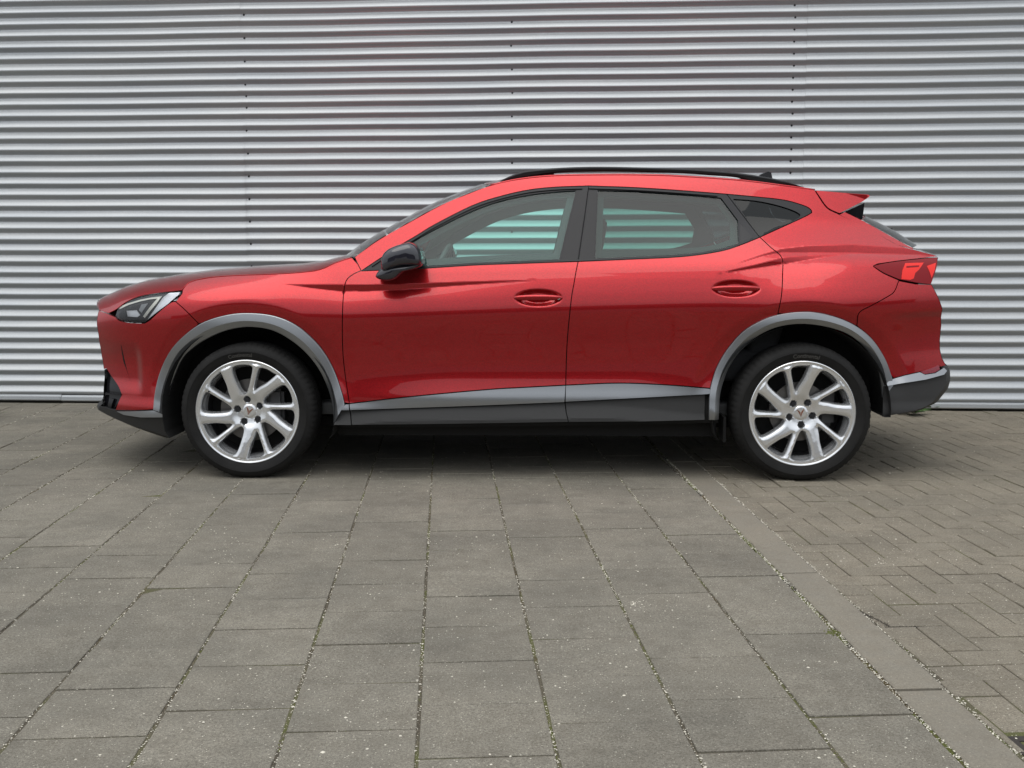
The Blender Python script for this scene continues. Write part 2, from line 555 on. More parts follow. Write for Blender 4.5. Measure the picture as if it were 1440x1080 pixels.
for _ in range(9000):
    i = random.randint(-9, 9); j = random.randint(-14, 8); u = i * .3 + random.uniform(0, .3)
    if math.sin(i * 4.1 + j * 2.7 + u * 9) < -.1: continue
    v = (v799 if i % 2 == 0 else v799 - SR * .47) + j * SR + random.gauss(0, .0012)
    if u > kerb_u(v) - .02: continue
    w = g2w(u, v); fill.append((w[0], w[1], -.0038, random.uniform(.0012, .0024)))
tag(blobs("joint_sand", fill, M['sand'], .9), "brown sand filling the joints between the slabs", "sand")
pts, pts2 = [], []
for _ in range(76000):
    i = random.randint(-10, 9); v = random.uniform(-3.5, 2.2)
    a = math.sin(i * 5.1 + v * 4.3) * math.sin(i * 1.7 + v * 9.1) + .5 * math.sin(v * 23 + i)
    if a < .30: continue
    u = i * .3 + random.gauss(0, .0036)
    if u > kerb_u(v) - .01: u = kerb_u(v) - .006 + random.gauss(0, .004)
    if random.random() < .12:
        v = (v799 if i % 2 == 0 else v799 - SR * .47) + round((v - v799) / SR) * SR + random.gauss(0, .002); u = i * .3 + random.uniform(0, .28)
        if u > kerb_u(v): continue
    w = g2w(u, v); (pts if math.sin(i * 3.3 + v * 2.2) > -.25 else pts2).append((w[0], w[1], -.005, random.uniform(.0022, .0048)))
for _ in range(16000):      # between the bricks
    j = random.randint(-5, 50); v = random.uniform(-3.4, 2.3); u = -1 + j * BW + random.gauss(0, .002)
    if u < kerb_u(v) + KW: continue
    if math.sin(u * 7 + v * 5) * math.sin(u * 2.1 - v * 6.3) < .35: continue
    w = g2w(u, v); pts.append((w[0], w[1], -.004, random.uniform(.002, .004)))
soil = []
for _ in range(900):        # washed-out bedding beside the kerb
    t = random.random(); q0, q1 = ground_pt(1203, 856), ground_pt(1252, 880)
    wdt = .022 * t
    soil.append((q0[0] + (q1[0] - q0[0]) * t - abs(random.gauss(0, wdt)) * .2 , q0[1] + (q1[1] - q0[1]) * t + random.gauss(0, .012) * t, -.001, random.uniform(.002, .0042)))
for _ in range(380):
    t = random.random(); q0, q1 = ground_pt(1250, 881), ground_pt(1330, 882)
    soil.append((q0[0] + (q1[0] - q0[0]) * t, q0[1] + random.gauss(0, .004), -.001, random.uniform(.0015, .0035)))
tag(blobs("loose_soil", soil, M['soil'], .35), "dark loose soil in a washed-out joint beside the kerb", "soil")
g = ground_pt(1171, 889)
for _ in range(60): pts.append((g[0] + random.gauss(0, .012), g[1] + random.gauss(0, .012), -.002, random.uniform(.003, .006)))
tag(blobs("moss", pts, M['moss'], 1.0), "green moss growing along the paving joints", "moss")
tag(blobs("dry_moss", pts2, M['moss_brown'], 1.0), "brown dried moss in the paving joints", "moss")

# ================================================================== THE CORRUGATED WALL
PITCHZ = .0782
Z0 = .065                     # lowest dark groove
WH = 6.4
wallo = empty("warehouse_wall", (*wall_base, 0), -WALL_YAW)
tag(wallo, "pale corrugated steel warehouse wall behind the red car", "wall")
def wall_x(px, py=300):        # local x on the wall of a photo pixel
    d = ray(px, py); n3 = np.array([WN[0], WN[1], 0])
    t = ((np.array([*wall_base, 0]) - CO) @ n3) / (d @ n3)
    P = CO + d * t
    return float((P[:2] - wall_base) @ WD), P[2]
def prof(z):
    """outward bulge of the sheet at height z: broad crowns, tight valleys"""
    ph = ((z - Z0) / PITCHZ) * 2 * math.pi   # 0: middle of the face that looks down
    return .0120 * (math.sin(ph) + .17 * math.sin(2 * ph))
def sheet(x0, x1, lift, seed, nm="corrugated_sheet"):
    n_per = 14
    nz = int((WH - .06) / PITCHZ * n_per); nx = max(2, int((x1 - x0) / .30))
    r = np.random.default_rng(seed); ph = r.uniform(0, 6.28, 6)
    V, F = [], []
    for i in range(nx + 1):
        x = x0 + (x1 - x0) * i / nx
        for k in range(nz + 1):
            z = .06 + PITCHZ * k / n_per
            wob = .0016 * math.sin(x * 1.9 + ph[0] + z * .7) + .0010 * math.sin(x * 5.3 + ph[1] - z * 2.3)
            V.append((x, -(.013 + prof(z) + lift + .0012 * math.sin(x * 3.1 + z * 4 + ph[2])), z + wob))
    for i in range(nx):
        for k in range(nz):
            a = i * (nz + 1) + k
            F.append((a, a + nz + 1, a + nz + 2, a + 1))
    return mesh_obj(nm, V, F, M['sheet'], wallo, smooth=True)
xs = [-7.5, wall_x(350)[0] - .02 - 3.55, wall_x(350)[0] - .015, wall_x(1127)[0], wall_x(1127)[0] + 3.9, 9.0]
for k in range(len(xs) - 1):
    sheet(xs[k] - (.03 if k in (2,) else 0), xs[k + 1] + (.03 if k == 0 else 0), [.0, .0016, .0, .0018, .0][k], 11 + k)
# core wall behind the sheets, plinth, drip flashing
bm = bmesh.new(); box(bm, (.75, .13, WH / 2 + .02), (16.5, .22, WH - .04)); bm_obj("wall_core", bm, M['plinth'], wallo)
bm = bmesh.new(); box(bm, (.75, .06, -.01), (16.5, .07, .10)); bm_obj("plinth", bm, M['plinth'], wallo)
fl = [(-.012, .062), (-.018, .050), (-.024, .046), (-.026, .026), (-.020, .019), (-.002, .019), (.02, .030), (.02, .062)]
def flashing(x0, x1, dz):
    V = [(x, y, z + dz) for x in (x0, x1) for y, z in fl]; n = len(fl)
    F = [(i, (i + 1) % n, n + (i + 1) % n, n + i) for i in range(n)] + [tuple(range(n))[::-1], tuple(range(n, 2 * n))]
    return sharpen(mesh_obj("base_flashing", V, F, M['sheet'], wallo), 25)
flashing(-7.5, wall_x(88, 565)[0], 0); flashing(wall_x(88, 565)[0] + .003, 9.0, -.003)
# dark screws on the sheets
sme = None
def screw(x, z):
    global sme
    if sme is None:
        bm = bmesh.new(); bmesh.ops.create_cone(bm, cap_ends=True, segments=8, radius1=.0078, radius2=.0045, depth=.006)
        bmesh.ops.rotate(bm, verts=bm.verts, matrix=Matrix.Rotation(math.pi / 2, 3, 'X'))
        sme = bpy.data.meshes.new("screw"); bm.to_mesh(sme); bm.free(); sme.materials.append(M['screw'])
    o = bpy.data.objects.new("screw", sme); o.location = (x, -(.013 + prof(z) + .0035), z); link(o, wallo)
for cx, sel in ((351, lambda k: k % 2 == 0 or k in (27,)), (720, lambda k: k % 2 == 1), (1110, lambda k: True)):
    x = wall_x(cx, 300)[0]
    for k in range(1, 36):
        if sel(k): screw(x + random.gauss(0, .002), Z0 + k * PITCHZ - .0185)
M['cap'] = M['darkroof']
bm = bmesh.new(); box(bm, (.75, .10, WH + .03), (16.6, .40, .06)); bm_obj("parapet_cap", bm, M['darkroof'], wallo)

# weed by the wall under the rear bumper, and a scrap of green at far left
def weed(px, py, n, size, label):
    g = ground_pt(px, py)
    r = empty("weed", (g[0], g[1], 0)); tag(r, label, "weed")
    for k in range(n):
        a = random.uniform(0, 6.28) if k > 2 else (k * 2.1); L = size * random.uniform(.6, 1.1); up = random.uniform(.15, .9)
        V, F = [], []
        for t in range(6):
            s = t / 5; w = .28 * L * math.sin(math.pi * min(1, s * .93 + .05)) ** .8
            d = L * s; h = .012 + up * L * s * (1 - .55 * s)
            for q in (-1, 0, 1):
                V.append((d * math.cos(a) - q * w * .5 * math.sin(a), d * math.sin(a) + q * w * .5 * math.cos(a), h - (abs(q) < .5) * .12 * w))
        for t in range(5):
            for q in range(2):
                b_ = t * 3 + q; F.append((b_, b_ + 3, b_ + 4, b_ + 1))
        mesh_obj("leaf", V, F, M['leaf'], r, smooth=True)
weed(1283, 583, 22, .12, "leafy green weed growing at the wall under the rear bumper")
weed(1308, 577, 10, .09, "small green weed between the rear bumper and the wall base")
weed(-2, 586, 7, .07, "tiny green weed at the foot of the wall at far left")

# low dark workshop across the yard, behind the photographer: what the paint mirrors
bl = empty("workshop_building", (1, -19, 0)); tag(bl, "long low dark brick workshop across the yard, behind the camera", "building")
bm = bmesh.new(); box(bm, (0, -4, 2.1), (62, 8, 4.2)); bm_obj("wall", bm, M['brickwall'], bl)
bm = bmesh.new(); box(bm, (0, -4, 4.33), (62.6, 8.6, .25)); bm_obj("roof", bm, M['darkroof'], bl)
for k in range(9):
    bm = bmesh.new(); box(bm, (-26 + k * 6.4, .02, 2.0), (2.6, .1, 1.3)); bm_obj("window", bm, M['darkglass'], bl)

# ================================================================== THE RED CAR
# car frame: x rearward, y away from the camera side (near side is y < 0), z up; "U" is the sideways
# distance from the centre plane, so the near flank is y = -U and the far flank y = +U
CYAW = 0.034
P0 = ground_pt(739.3, 669)[:2]
AX = np.array([math.cos(CYAW), -math.sin(CYAW)])
AY = np.array([math.sin(CYAW), math.cos(CYAW)])
CARO = P0 + AY * .80
car = empty("parked_car", (CARO[0], CARO[1], 0), -CYAW)
tag(car, "glossy red crossover parked side-on before the corrugated wall", "car")
CAMX = float((CO[:2] - CARO) @ AX); CAMY = float((CO[:2] - CARO) @ AY)
WB = 1.31                     # half wheelbase
WXF, WXR = -1.325, 1.298      # axles
WZ = .322                     # axle height
def ray_car(px, py):
    d = ray(px, py)
    return np.array([d[:2] @ AX, d[:2] @ AY, d[2]])
CC = np.array([CAMX, CAMY, CAMH])
def to_plane(px, py, U):
    d = ray_car(px, py); t = (-U - CC[1]) / d[1]; P = CC + d * t
    return P[0], P[2]

# ---- flank surface U(x, z)
_t = np.array([(-.2, .80), (.15, .83), (.25, .868), (.33, .896), (.385, .902), (.43, .890), (.49, .8785), (.56, .8765), (.64, .884), (.72, .8985), (.775, .9075),
               (.815, .9085), (.87, .898), (.93, .880), (1.0, .853), (1.04, .833), (1.12, .795), (1.25, .733), (1.40, .655), (1.46, .615), (1.52, .56), (1.8, .30)])
_z = np.arange(-.2, 1.8, .001)
_u = np.interp(_z, _t[:, 0], _t[:, 1])
_k = np.exp(-.5 * (np.arange(-60, 61) / 16.0) ** 2); _k /= _k.sum()
_u = np.convolve(np.pad(_u, 60, mode='edge'), _k, mode='valid')
def smooth(t):
    t = np.clip(t, 0, 1); return t * t * (3 - 2 * t)
CREASES = []          # (xs, zs, amplitudes, width)
DENTS = []            # door handle bowls
def usurf(X, Z):
    X = np.asarray(X, float); Z = np.asarray(Z, float)
    # sill flare is strongest amidships and dies before the rear arch
    zz = Z - .028 * X * smooth((1.25 - Z) / .3) * smooth((Z - .42) / .2)
    U = np.interp(zz, _z, _u)
    fl = smooth((X + 1.0) / .7) * smooth((1.02 - X) / .55)
    flat = np.interp(np.maximum(zz, .56), _z, _u)
    low = smooth((.58 - Z) / .12) * smooth((Z - .30) / .08)
    U = U * 1.0 - low * (1 - fl) * np.clip(U - flat + .004, 0, 1) * .8
    # plan taper of nose and tail
    tf = np.clip(-X - 1.20, 0, None); U = U - .262 * (tf / .94) ** 2.9
    tr = np.clip(X - 1.25, 0, None);  U = U - .215 * (tr / .90) ** 2.8
    # glasshouse narrows to the rear, bonnet shoulder rounds over
    U = U - .085 * smooth((X - .2) / 1.7) * smooth((Z - 1.0) / .25)
    ztop = .985 - .13 * np.clip((-X - 1.2) / .9, 0, 1.3) ** 1.7
    rr = np.clip((Z - (ztop - .13)) / .13, 0, 1.15)
    U = U - .062 * rr ** 2.2 * smooth((-X - .86) / .55) * (1 - smooth((Z - .97) / .12))
    # haunch over the rear wheel, bulge over the front wheel
    U = U + .022 * np.exp(-((X - 1.38) / .36) ** 2 - ((Z - .80) / .12) ** 2)
    U = U + .012 * np.exp(-((X + 1.36) / .34) ** 2 - ((Z - .82) / .10) ** 2)
    # the skin turns in around both arches
    for cx in (WXF, WXR):
        rho = np.hypot(X - cx, Z - WZ)
        U = U - .016 * (1 - smooth((rho - .462) / .075)) * smooth((Z - .35) / .2)
    # nose: flank is cut by the cheek below the lamp
    U = U - .020 * smooth((-X - 1.86) / .05) * smooth((.66 - Z) / .10) * smooth((Z - .38) / .08)
    # tail: bumper shoulder line, tucked in below
    xs = smooth((X - 1.62) / .22)
    U = U - .022 * xs * smooth((.80 + .03 * (X - 1.7) - Z) / .045) * smooth((Z - .36) / .36)
    for xs_, zs_, wd_, sl in CREASES:      # a facet that looks down, then a slow return
        zc = np.interp(X, xs_, zs_); wd = np.maximum(np.interp(X, xs_, wd_, left=0, right=0), 1e-4)
        d = zc - Z
        U = U - sl * np.where(d < 0, 0, np.where(d < wd, d, wd * np.exp(-(np.clip(d, 0, 2) - wd) / .075)))
    for cx, cz, a, b, dep in DENTS:
        e = np.sqrt(((X - cx) / a) ** 2 + ((Z - cz) / b) ** 2)
        U = U - dep * smooth((1.0 - e) / .55)
    return U
def unormal(X, Z, h=.0025):
    gx = (usurf(X + h, Z) - usurf(X - h, Z)) / (2 * h); gz = (usurf(X, Z + h) - usurf(X, Z - h)) / (2 * h)
    n = np.stack([-gx, np.ones_like(gx), -gz], -1)
    return n / np.linalg.norm(n, axis=-1, keepdims=True)
def to_side(px, py, off=0.0):
    d = ray_car(px, py); U = .86
    for _ in range(14):
        t = (-U - CC[1]) / d[1]; P = CC + d * t
        U = .5 * U + .5 * (float(usurf(P[0], P[2])) + off)
    return P[0], P[2]
def TS(pts, off=0.0): return [to_side(x, y, off) for x, y in pts]

def crease(pxs, w):
    q = [(*to_side(x, y), a) for x, y, a in pxs]
    return [[p[0] for p in q], [p[1] for p in q], [p[2] for p in q], w]
_cr = [crease([(394, 399, 0), (440, 400, .018), (484, 400.5, .032), (560, 400, .026), (640, 397, .015), (757, 393.6, 0)], .50),
       crease([(1008, 385, 0), (1060, 373, .014), (1099, 362.8, .030), (1140, 359, .020), (1196, 356.5, 0)], .66),
       crease([(1035, 371, 0), (1072, 358, .006), (1100, 350, .016), (1135, 346, .032), (1200, 344, .040), (1290, 350.5, .026), (1318, 358, .010)], .72)]
_dn = [(*to_side(757, 419), .121, .044, .022), (*to_side(1035, 406), .119, .043, .022)]
CREASES.extend(_cr); DENTS.extend(_dn)

def catmull(pts, n=5, closed=False):
    pts = [np.array(p, float) for p in pts]; out = []
    N = len(pts)
    rngi = range(N) if closed else range(N - 1)
    for i in rngi:
        p1, p2 = pts[i], pts[(i + 1) % N]
        p0 = pts[(i - 1) % N] if (closed or i > 0) else 2 * p1 - p2
        p3 = pts[(i + 2) % N] if (closed or i < N - 2) else 2 * p2 - p1
        for k in range(n):
            t = k / n
            out.append(.5 * ((2 * p1) + (-p0 + p2) * t + (2 * p0 - 5 * p1 + 4 * p2 - p3) * t * t + (-p0 + 3 * p1 - 3 * p2 + p3) * t ** 3))
    if not closed: out.append(pts[-1])
    return [tuple(p) for p in out]
def chain(*curves):
    """join pixel curves head to tail, dropping doubled points"""
    out = []
    for c in curves:
        for p in c:
            if not out or math.hypot(p[0] - out[-1][0], p[1] - out[-1][1]) > .4: out.append(tuple(p))
    if math.hypot(out[0][0] - out[-1][0], out[0][1] - out[-1][1]) < .4: out.pop()
    return out
def resample(poly, step):
    out = []
    n = len(poly)
    for i in range(n):
        a = np.array(poly[i]); b = np.array(poly[(i + 1) % n]); L = np.linalg.norm(b - a)
        k = max(1, int(round(L / step)))
        for j in range(k): out.append(tuple(a + (b - a) * j / k))
    return out
def inside(pts, poly):
    x, y = pts[:, 0], pts[:, 1]; c = np.zeros(len(pts), bool); n = len(poly)
    for i in range(n):
        x0, y0 = poly[i]; x1, y1 = poly[(i + 1) % n]
        if y0 == y1: continue
        m = ((y0 > y) != (y1 > y)) & (x < (x1 - x0) * (y - y0) / (y1 - y0) + x0)
        c ^= m
    return c
def dist_to(pts, poly):
    d = np.full(len(pts), 1e9); n = len(poly)
    for i in range(n):
        a = np.array(poly[i]); b = np.array(poly[(i + 1) % n]); ab = b - a; L = ab @ ab
        if L < 1e-14: continue
        t = np.clip(((pts - a) @ ab) / L, 0, 1); q = a + t[:, None] * ab
        d = np.minimum(d, np.hypot(*(pts - q).T))
    return d
def cdt(poly, holes, grid, dense=()):
    """triangulate a polygon with holes; interior points on a hex grid"""
    P = np.array(poly); lo, hi = P.min(0), P.max(0)
    g = []
    r = 0
    y = lo[1]
    while y < hi[1]:
        x = lo[0] + (grid / 2 if r % 2 else 0)
        while x < hi[0]:
            g.append((x, y)); x += grid
        y += grid * .87; r += 1
    g = np.array(g) if g else np.zeros((0, 2))
    for cx, cz, a, b, gg in dense:
        ok = np.hypot((g[:, 0] - cx) / a, (g[:, 1] - cz) / b) > 1
        g = g[ok]
        xx, yy = np.meshgrid(np.arange(cx - a, cx + a, gg), np.arange(cz - b, cz + b, gg))
        e = np.hypot((xx - cx) / a, (yy - cz) / b) < 1
        g = np.concatenate([g, np.stack([xx[e], yy[e]], -1)])
    if len(g):
        ok = inside(g, poly) & (dist_to(g, poly) > grid * .42)
        for h in holes: ok &= ~inside(g, h) & (dist_to(g, h) > grid * .42)
        g = g[ok]
    loops = [poly] + list(holes)
    vs, es, k = [], [], 0
    for L in loops:
        n = len(L); vs += [Vector((float(p[0]), float(p[1]))) for p in L]
        es += [(k + i, k + (i + 1) % n) for i in range(n)]; k += n
    vs += [Vector((float(p[0]), float(p[1]))) for p in g]
    rv, re, rf, *_ = delaunay_2d_cdt(vs, es, [], 0, 1e-7)
    rv = np.array([(v.x, v.y) for v in rv]); rf = np.array([f for f in rf if len(f) == 3])
    c = rv[rf].mean(1)
    ok = inside(c, poly)
    for h in holes: ok &= ~inside(c, h)
    return rv, rf[ok]

def panel(name, poly, mat, parent, sides=(1, -1), off=0.0, holes=(), gap=.0022, depth=.014, grid=.016, rel=None, step=.014, dense=(), pillow=0.0, label=None, surf=None):
    """a pressed panel on the flank, built on the near (1) and far (-1) side; edges turned in"""
    sf = surf or usurf
    nrm = unormal
    poly = resample(shrink(poly, gap) if gap else list(poly), step)
    hs = [resample(shrink(h, -gap * .0), step) for h in holes]
    rv, rf = cdt(poly, hs, grid, dense)
    X, Z = rv[:, 0], rv[:, 1]
    U = sf(X, Z) + off
    N = nrm(X, Z)
    if pillow:
        d = dist_to(rv, poly)
        U = U + pillow * smooth(d / .012)
    tri = rv[rf]; a2 = (tri[:, 1, 0] - tri[:, 0, 0]) * (tri[:, 2, 1] - tri[:, 0, 1]) - (tri[:, 2, 0] - tri[:, 0, 0]) * (tri[:, 1, 1] - tri[:, 0, 1])
    rf = np.where((a2 > 0)[:, None], rf, rf[:, ::-1])
    objs = []
    for s in sides:
        V = [(x, -s * u, z) for x, u, z in zip(X, U, Z)]
        NN = [(n[0], -s * n[1], n[2]) for n in N] if not pillow else [(0, 0, 0)] * len(V)
        F = [tuple(f) if s == 1 else tuple(f[::-1]) for f in rf]
        for li, L in enumerate([poly] + hs):
            L = np.array(L); n = len(L)
            sg = 1 if sum(L[i][0] * L[(i + 1) % n][1] - L[(i + 1) % n][0] * L[i][1] for i in range(n)) > 0 else -1
            if li > 0: sg = -sg
            ul = sf(L[:, 0], L[:, 1]) + off; k = len(V)
            for i in range(n):
                t = L[(i + 1) % n] - L[i - 1]; t = t / (np.linalg.norm(t) + 1e-9) * sg
                on = (t[1], 0.0, -t[0])
                V += [(L[i, 0], -s * ul[i], L[i, 1]), (L[i, 0], -s * (ul[i] - depth), L[i, 1])]
                NN += [on, on]
            for i in range(n):
                j = (i + 1) % n
                f = (k + 2 * i, k + 2 * i + 1, k + 2 * j + 1, k + 2 * j)
                F.append(f if (s * sg) == 1 else f[::-1])
        o = mesh_obj(name, V, F, mat, parent if not isinstance(parent, dict) else parent[s], normals=NN)
        if label: o['label'] = label
        objs.append(o)
    return objs

def cap(name, edge, centre, mat, parent, p=2.2, m=18, n=40, lift=0.0, span=1.0, smooth_=True):
    """skin from the near flank over the centre line to the far flank.
    edge: (x, z) on the flank; centre: (x, z) on the centre line"""
    def rs(c, n):
        c = np.array(c, float); L = np.concatenate([[0], np.cumsum(np.hypot(*np.diff(c, axis=0).T))])
        t = np.linspace(0, L[-1], n); return np.stack([np.interp(t, L, c[:, 0]), np.interp(t, L, c[:, 1])], -1)
    E, C = rs(edge, n), rs(centre, n)
    Ue = usurf(E[:, 0], E[:, 1])
    V = []
    ts = np.sin(np.linspace(-1, 1, 2 * m + 1) * math.pi / 2) * span
    for i in range(n):
        for t in ts:
            a = abs(t) ** p
            q = C[i] + (E[i] - C[i]) * a
            V.append((q[0], -t * Ue[i], q[1] + lift))
    F = []; w = 2 * m + 1
    for i in range(n - 1):
        for j in range(w - 1):
            a = i * w + j; F.append((a, a + 1, a + w + 1, a + w))
    o = mesh_obj(name, V, F, mat, parent, smooth=True)
    return o
def solidify(o, th=.004):
    bm = bmesh.new(); bm.from_mesh(o.data)
    bmesh.ops.recalc_face_normals(bm, faces=bm.faces)
    bm.to_mesh(o.data); bm.free()
    md = o.modifiers.new("thickness", 'SOLIDIFY'); md.thickness = th; md.offset = 0
    return o

# ---- car materials
def paint_mat():
    m, n, l, b = new_mat("red metallic paint")
    setp(b, color=(.42, .0080, .012, 1), metal=.76, rough=.30, coat=1.0, coatr=.018, coatior=1.45)
    t = n.new("ShaderNodeTexCoord")
    v = n.new("ShaderNodeTexVoronoi"); v.inputs['Scale'].default_value = 290
    l.new(t.outputs['Object'], v.inputs['Vector'])
    s = n.new("ShaderNodeSeparateColor"); l.new(v.outputs['Color'], s.inputs['Color'])
    r = n.new("ShaderNodeMapRange"); r.inputs['To Min'].default_value = .85; r.inputs['To Max'].default_value = 1.15
    l.new(s.outputs['Red'], r.inputs['Value'])
    q = n.new("ShaderNodeVectorMath"); q.operation = 'SCALE'; q.inputs[0].default_value = (.42, .0080, .012)
    l.new(r.outputs['Result'], q.inputs['Scale']); l.new(q.outputs['Vector'], b.inputs['Base Color'])
    # road dust and drying marks dull the lacquer in patches
    d = n.new("ShaderNodeTexNoise"); d.inputs['Scale'].default_value = 5; d.inputs['Detail'].default_value = 7
    l.new(t.outputs['Object'], d.inputs['Vector'])
    r2 = n.new("ShaderNodeMapRange"); r2.inputs['From Min'].default_value = .45; r2.inputs['From Max'].default_value = .75; r2.inputs['To Min'].default_value = .015; r2.inputs['To Max'].default_value = .05
    l.new(d.outputs['Fac'], r2.inputs['Value']); l.new(r2.outputs['Result'], b.inputs['Coat Roughness'])
    return m
RED = paint_mat()
GBLACK = simple("gloss black trim", (.010, .010, .012), .14, 0, spec=.3)
MIRB = simple('gloss black mirror paint', (.016, .016, .024), .08, 0, coat=1, coatr=.02)
SATIN = simple("satin black window trim", (.014, .014, .016), .38, 0, .2, 50, spec=.35)
CLAD = simple("grey plastic cladding", (.026, .026, .026), .62, .0, .25, 300)
SILV = simple("silver grey painted trim", (.31, .322, .335), .30, .86, .10, 400, coat=.3, coatr=.2)
UNDER = simple("underbody black", (.012, .012, .012), .9)
LINER = simple("wheel arch liner felt", (.010, .010, .010), .95)
RUBBER = simple("tyre rubber", (.0125, .0122, .0118), .72, 0, .6, 16, .0003, spec=.25)
TREAD = simple("tyre lettering rubber", (.075, .073, .070), .5)
ALLOY = simple("silver alloy paint", (.80, .81, .82), .24, .78, .05, 60, coat=.5, coatr=.1)
BARREL = simple("rim barrel", (.36, .37, .38), .40, .7, .12, 20)
DISC = simple("brake disc steel", (.16, .155, .15), .42, .85, .12, 12)
DARKM = simple("dark cast metal", (.05, .05, .052), .55, .5)
BOLT = simple("dark wheel bolt", (.035, .036, .04), .4, .6)
COPPER = simple("copper emblem", (.36, .15, .095), .38, .8)
CHROME = simple("chrome", (.75, .75, .76), .12, 1.0)
INTER = simple("interior dark trim", (.105, .108, .110), .75, 0, .12, 40)
INTERL = simple("pale headliner cloth", (.33, .33, .32), .9)
SEAT = simple("charcoal seat cloth", (.06, .062, .066), .9, 0, .25, 120)
LAMPD = simple("lamp housing dark", (.022, .023, .026), .22, .3)
LAMPW = simple("lamp reflector silver", (.90, .92, .94), .20, .4)
LED = simple("led light guide", (.80, .80, .72), .25)
LENSR = simple("dark red lens", (.22, .004, .008), .16, 0, spec=.25)
LENSB = simple("bright red lens", (.86, .020, .012), .25, 0, spec=.4)
REFLR = simple("rear reflector", (.28, .03, .05), .25, 0, .5, 300, coat=1)
def glass_mat(name, tint, fres=1.45, sky_haze=.0):
    m = bpy.data.materials.new(name); m.use_nodes = True
    n, l = m.node_tree.nodes, m.node_tree.links; n.clear()
    o = n.new("ShaderNodeOutputMaterial"); tr = n.new("ShaderNodeBsdfTransparent"); tr.inputs['Color'].default_value = (*tint, 1)
    gl = n.new("ShaderNodeBsdfGlossy"); gl.inputs['Roughness'].default_value = .01; gl.inputs['Color'].default_value = (1, 1, 1, 1)
    fr = n.new("ShaderNodeFresnel"); fr.inputs['IOR'].default_value = fres
    mx = n.new("ShaderNodeMixShader")
    l.new(fr.outputs['Fac'], mx.inputs['Fac']); l.new(tr.outputs['BSDF'], mx.inputs[1]); l.new(gl.outputs['BSDF'], mx.inputs[2])
    if sky_haze:
        df = n.new("ShaderNodeBsdfDiffuse"); df.inputs['Color'].default_value = (.42, .62, .57, 1)  # pale green diffuse mixed in, standing for hazy sky reflection on the panes
        m2 = n.new("ShaderNodeMixShader"); m2.inputs['Fac'].default_value = sky_haze
        l.new(mx.outputs['Shader'], m2.inputs[1]); l.new(df.outputs['BSDF'], m2.inputs[2]); l.new(m2.outputs['Shader'], o.inputs['Surface'])
    else:
        l.new(mx.outputs['Shader'], o.inputs['Surface'])
    return m
GLASSF = glass_mat("front side glass", (.60, .93, .86), 1.45, .05)
GLASSR = glass_mat("rear tinted side glass", (.33, .60, .535), 1.45, .016)
GLASSQ = glass_mat("dark privacy glass", (.05, .065, .07), 1.38, .006)
LENSC = glass_mat("clear lamp lens", (.93, .94, .95), 1.5)

# ---- traced shut lines (photo pixels; cast on the flank surface below)
cA = catmull([(508, 380.5), (502, 383), (495.5, 386.5), (488, 393), (484.3, 404), (482, 430), (481.4, 469), (482.5, 500), (486, 532), (491.3, 567.5)], 4)
cB = catmull([(813, 367.8), (810, 382), (807, 399.5), (803.5, 420), (798.5, 469), (796.5, 505), (795.6, 541.5)], 4)
cC = catmull([(1068.5, 333.5), (1084, 348), (1099.5, 362.5), (1100.5, 385), (1099, 415), (1094, 441)], 4)
belt_f = catmull([(508, 381), (585.6, 378), (664.7, 373), (740, 370.2), (813, 367.8)], 5)
belt_r = catmull([(813, 367.8), (879, 364.9), (958, 361), (1011, 353.6), (1040, 345), (1068.5, 333.5)], 4)
belt_q = catmull([(1068.5, 333.5), (1103.5, 317.6), (1132, 304.5), (1141.5, 299)], 3)
dlo_q = catmull([(1141.5, 299), (1140, 294.5), (1130, 289), (1103.5, 281.5), (1065, 277), (1022, 273)], 4)
dlo_r = catmull([(1022, 273), (958, 268), (892, 263.7), (828, 261.4)], 5)
dlo_f = catmull([(828, 261.4), (783.5, 263), (744, 267), (704, 276), (664.7, 289), (612, 315.5), (585.6, 331.5), (559, 347.2), (532.8, 364.5), (508, 381)], 5)
dB_top = [(828, 261.4), (823, 299), (813, 367.8)]
diag = [(1022, 273), (1045, 303), (1068.5, 333.5)]
arch_fo = catmull([(216, 576), (218, 555), (224, 528), (236, 500), (254, 477), (284, 454.5), (320, 443), (353, 440.5), (388, 445), (420, 459.5), (450, 487.5), (469, 519), (481, 553), (484.6, 569)], 5)
arch_fi = catmull([(231.7, 583), (233, 565), (239, 541), (255, 506.5), (272, 489), (292, 476), (321, 464), (353, 459.8), (388, 466), (422, 487), (447, 516), (461, 549), (467, 575), (469.5, 596)], 5)
arch_ro = catmull([(996.5, 590), (997.5, 555), (1002, 533), (1010, 512), (1025, 488), (1049, 463), (1085, 445), (1126, 438.6), (1160, 441.5), (1196, 454), (1224, 474.5), (1243, 502), (1253, 528), (1256, 541)], 5)
arch_ri = catmull([(1011, 590), (1012.5, 558), (1018, 536), (1027, 514), (1049, 485), (1081, 464), (1116, 455.8), (1154, 458), (1191, 469.5), (1218, 491.7), (1234, 516.7), (1240, 538), (1243, 560)], 5)
def arch_part(c, x0, x1):
    return [p for p in c if x0 <= p[0] <= x1]
sill_f = catmull([(491.3, 567.5), (578, 557.6), (686.7, 547.6), (740, 544.5), (795.6, 541.5)], 5)
sill_r = catmull([(795.6, 541.5), (869, 538.6), (935.6, 541), (998.5, 546)], 5)

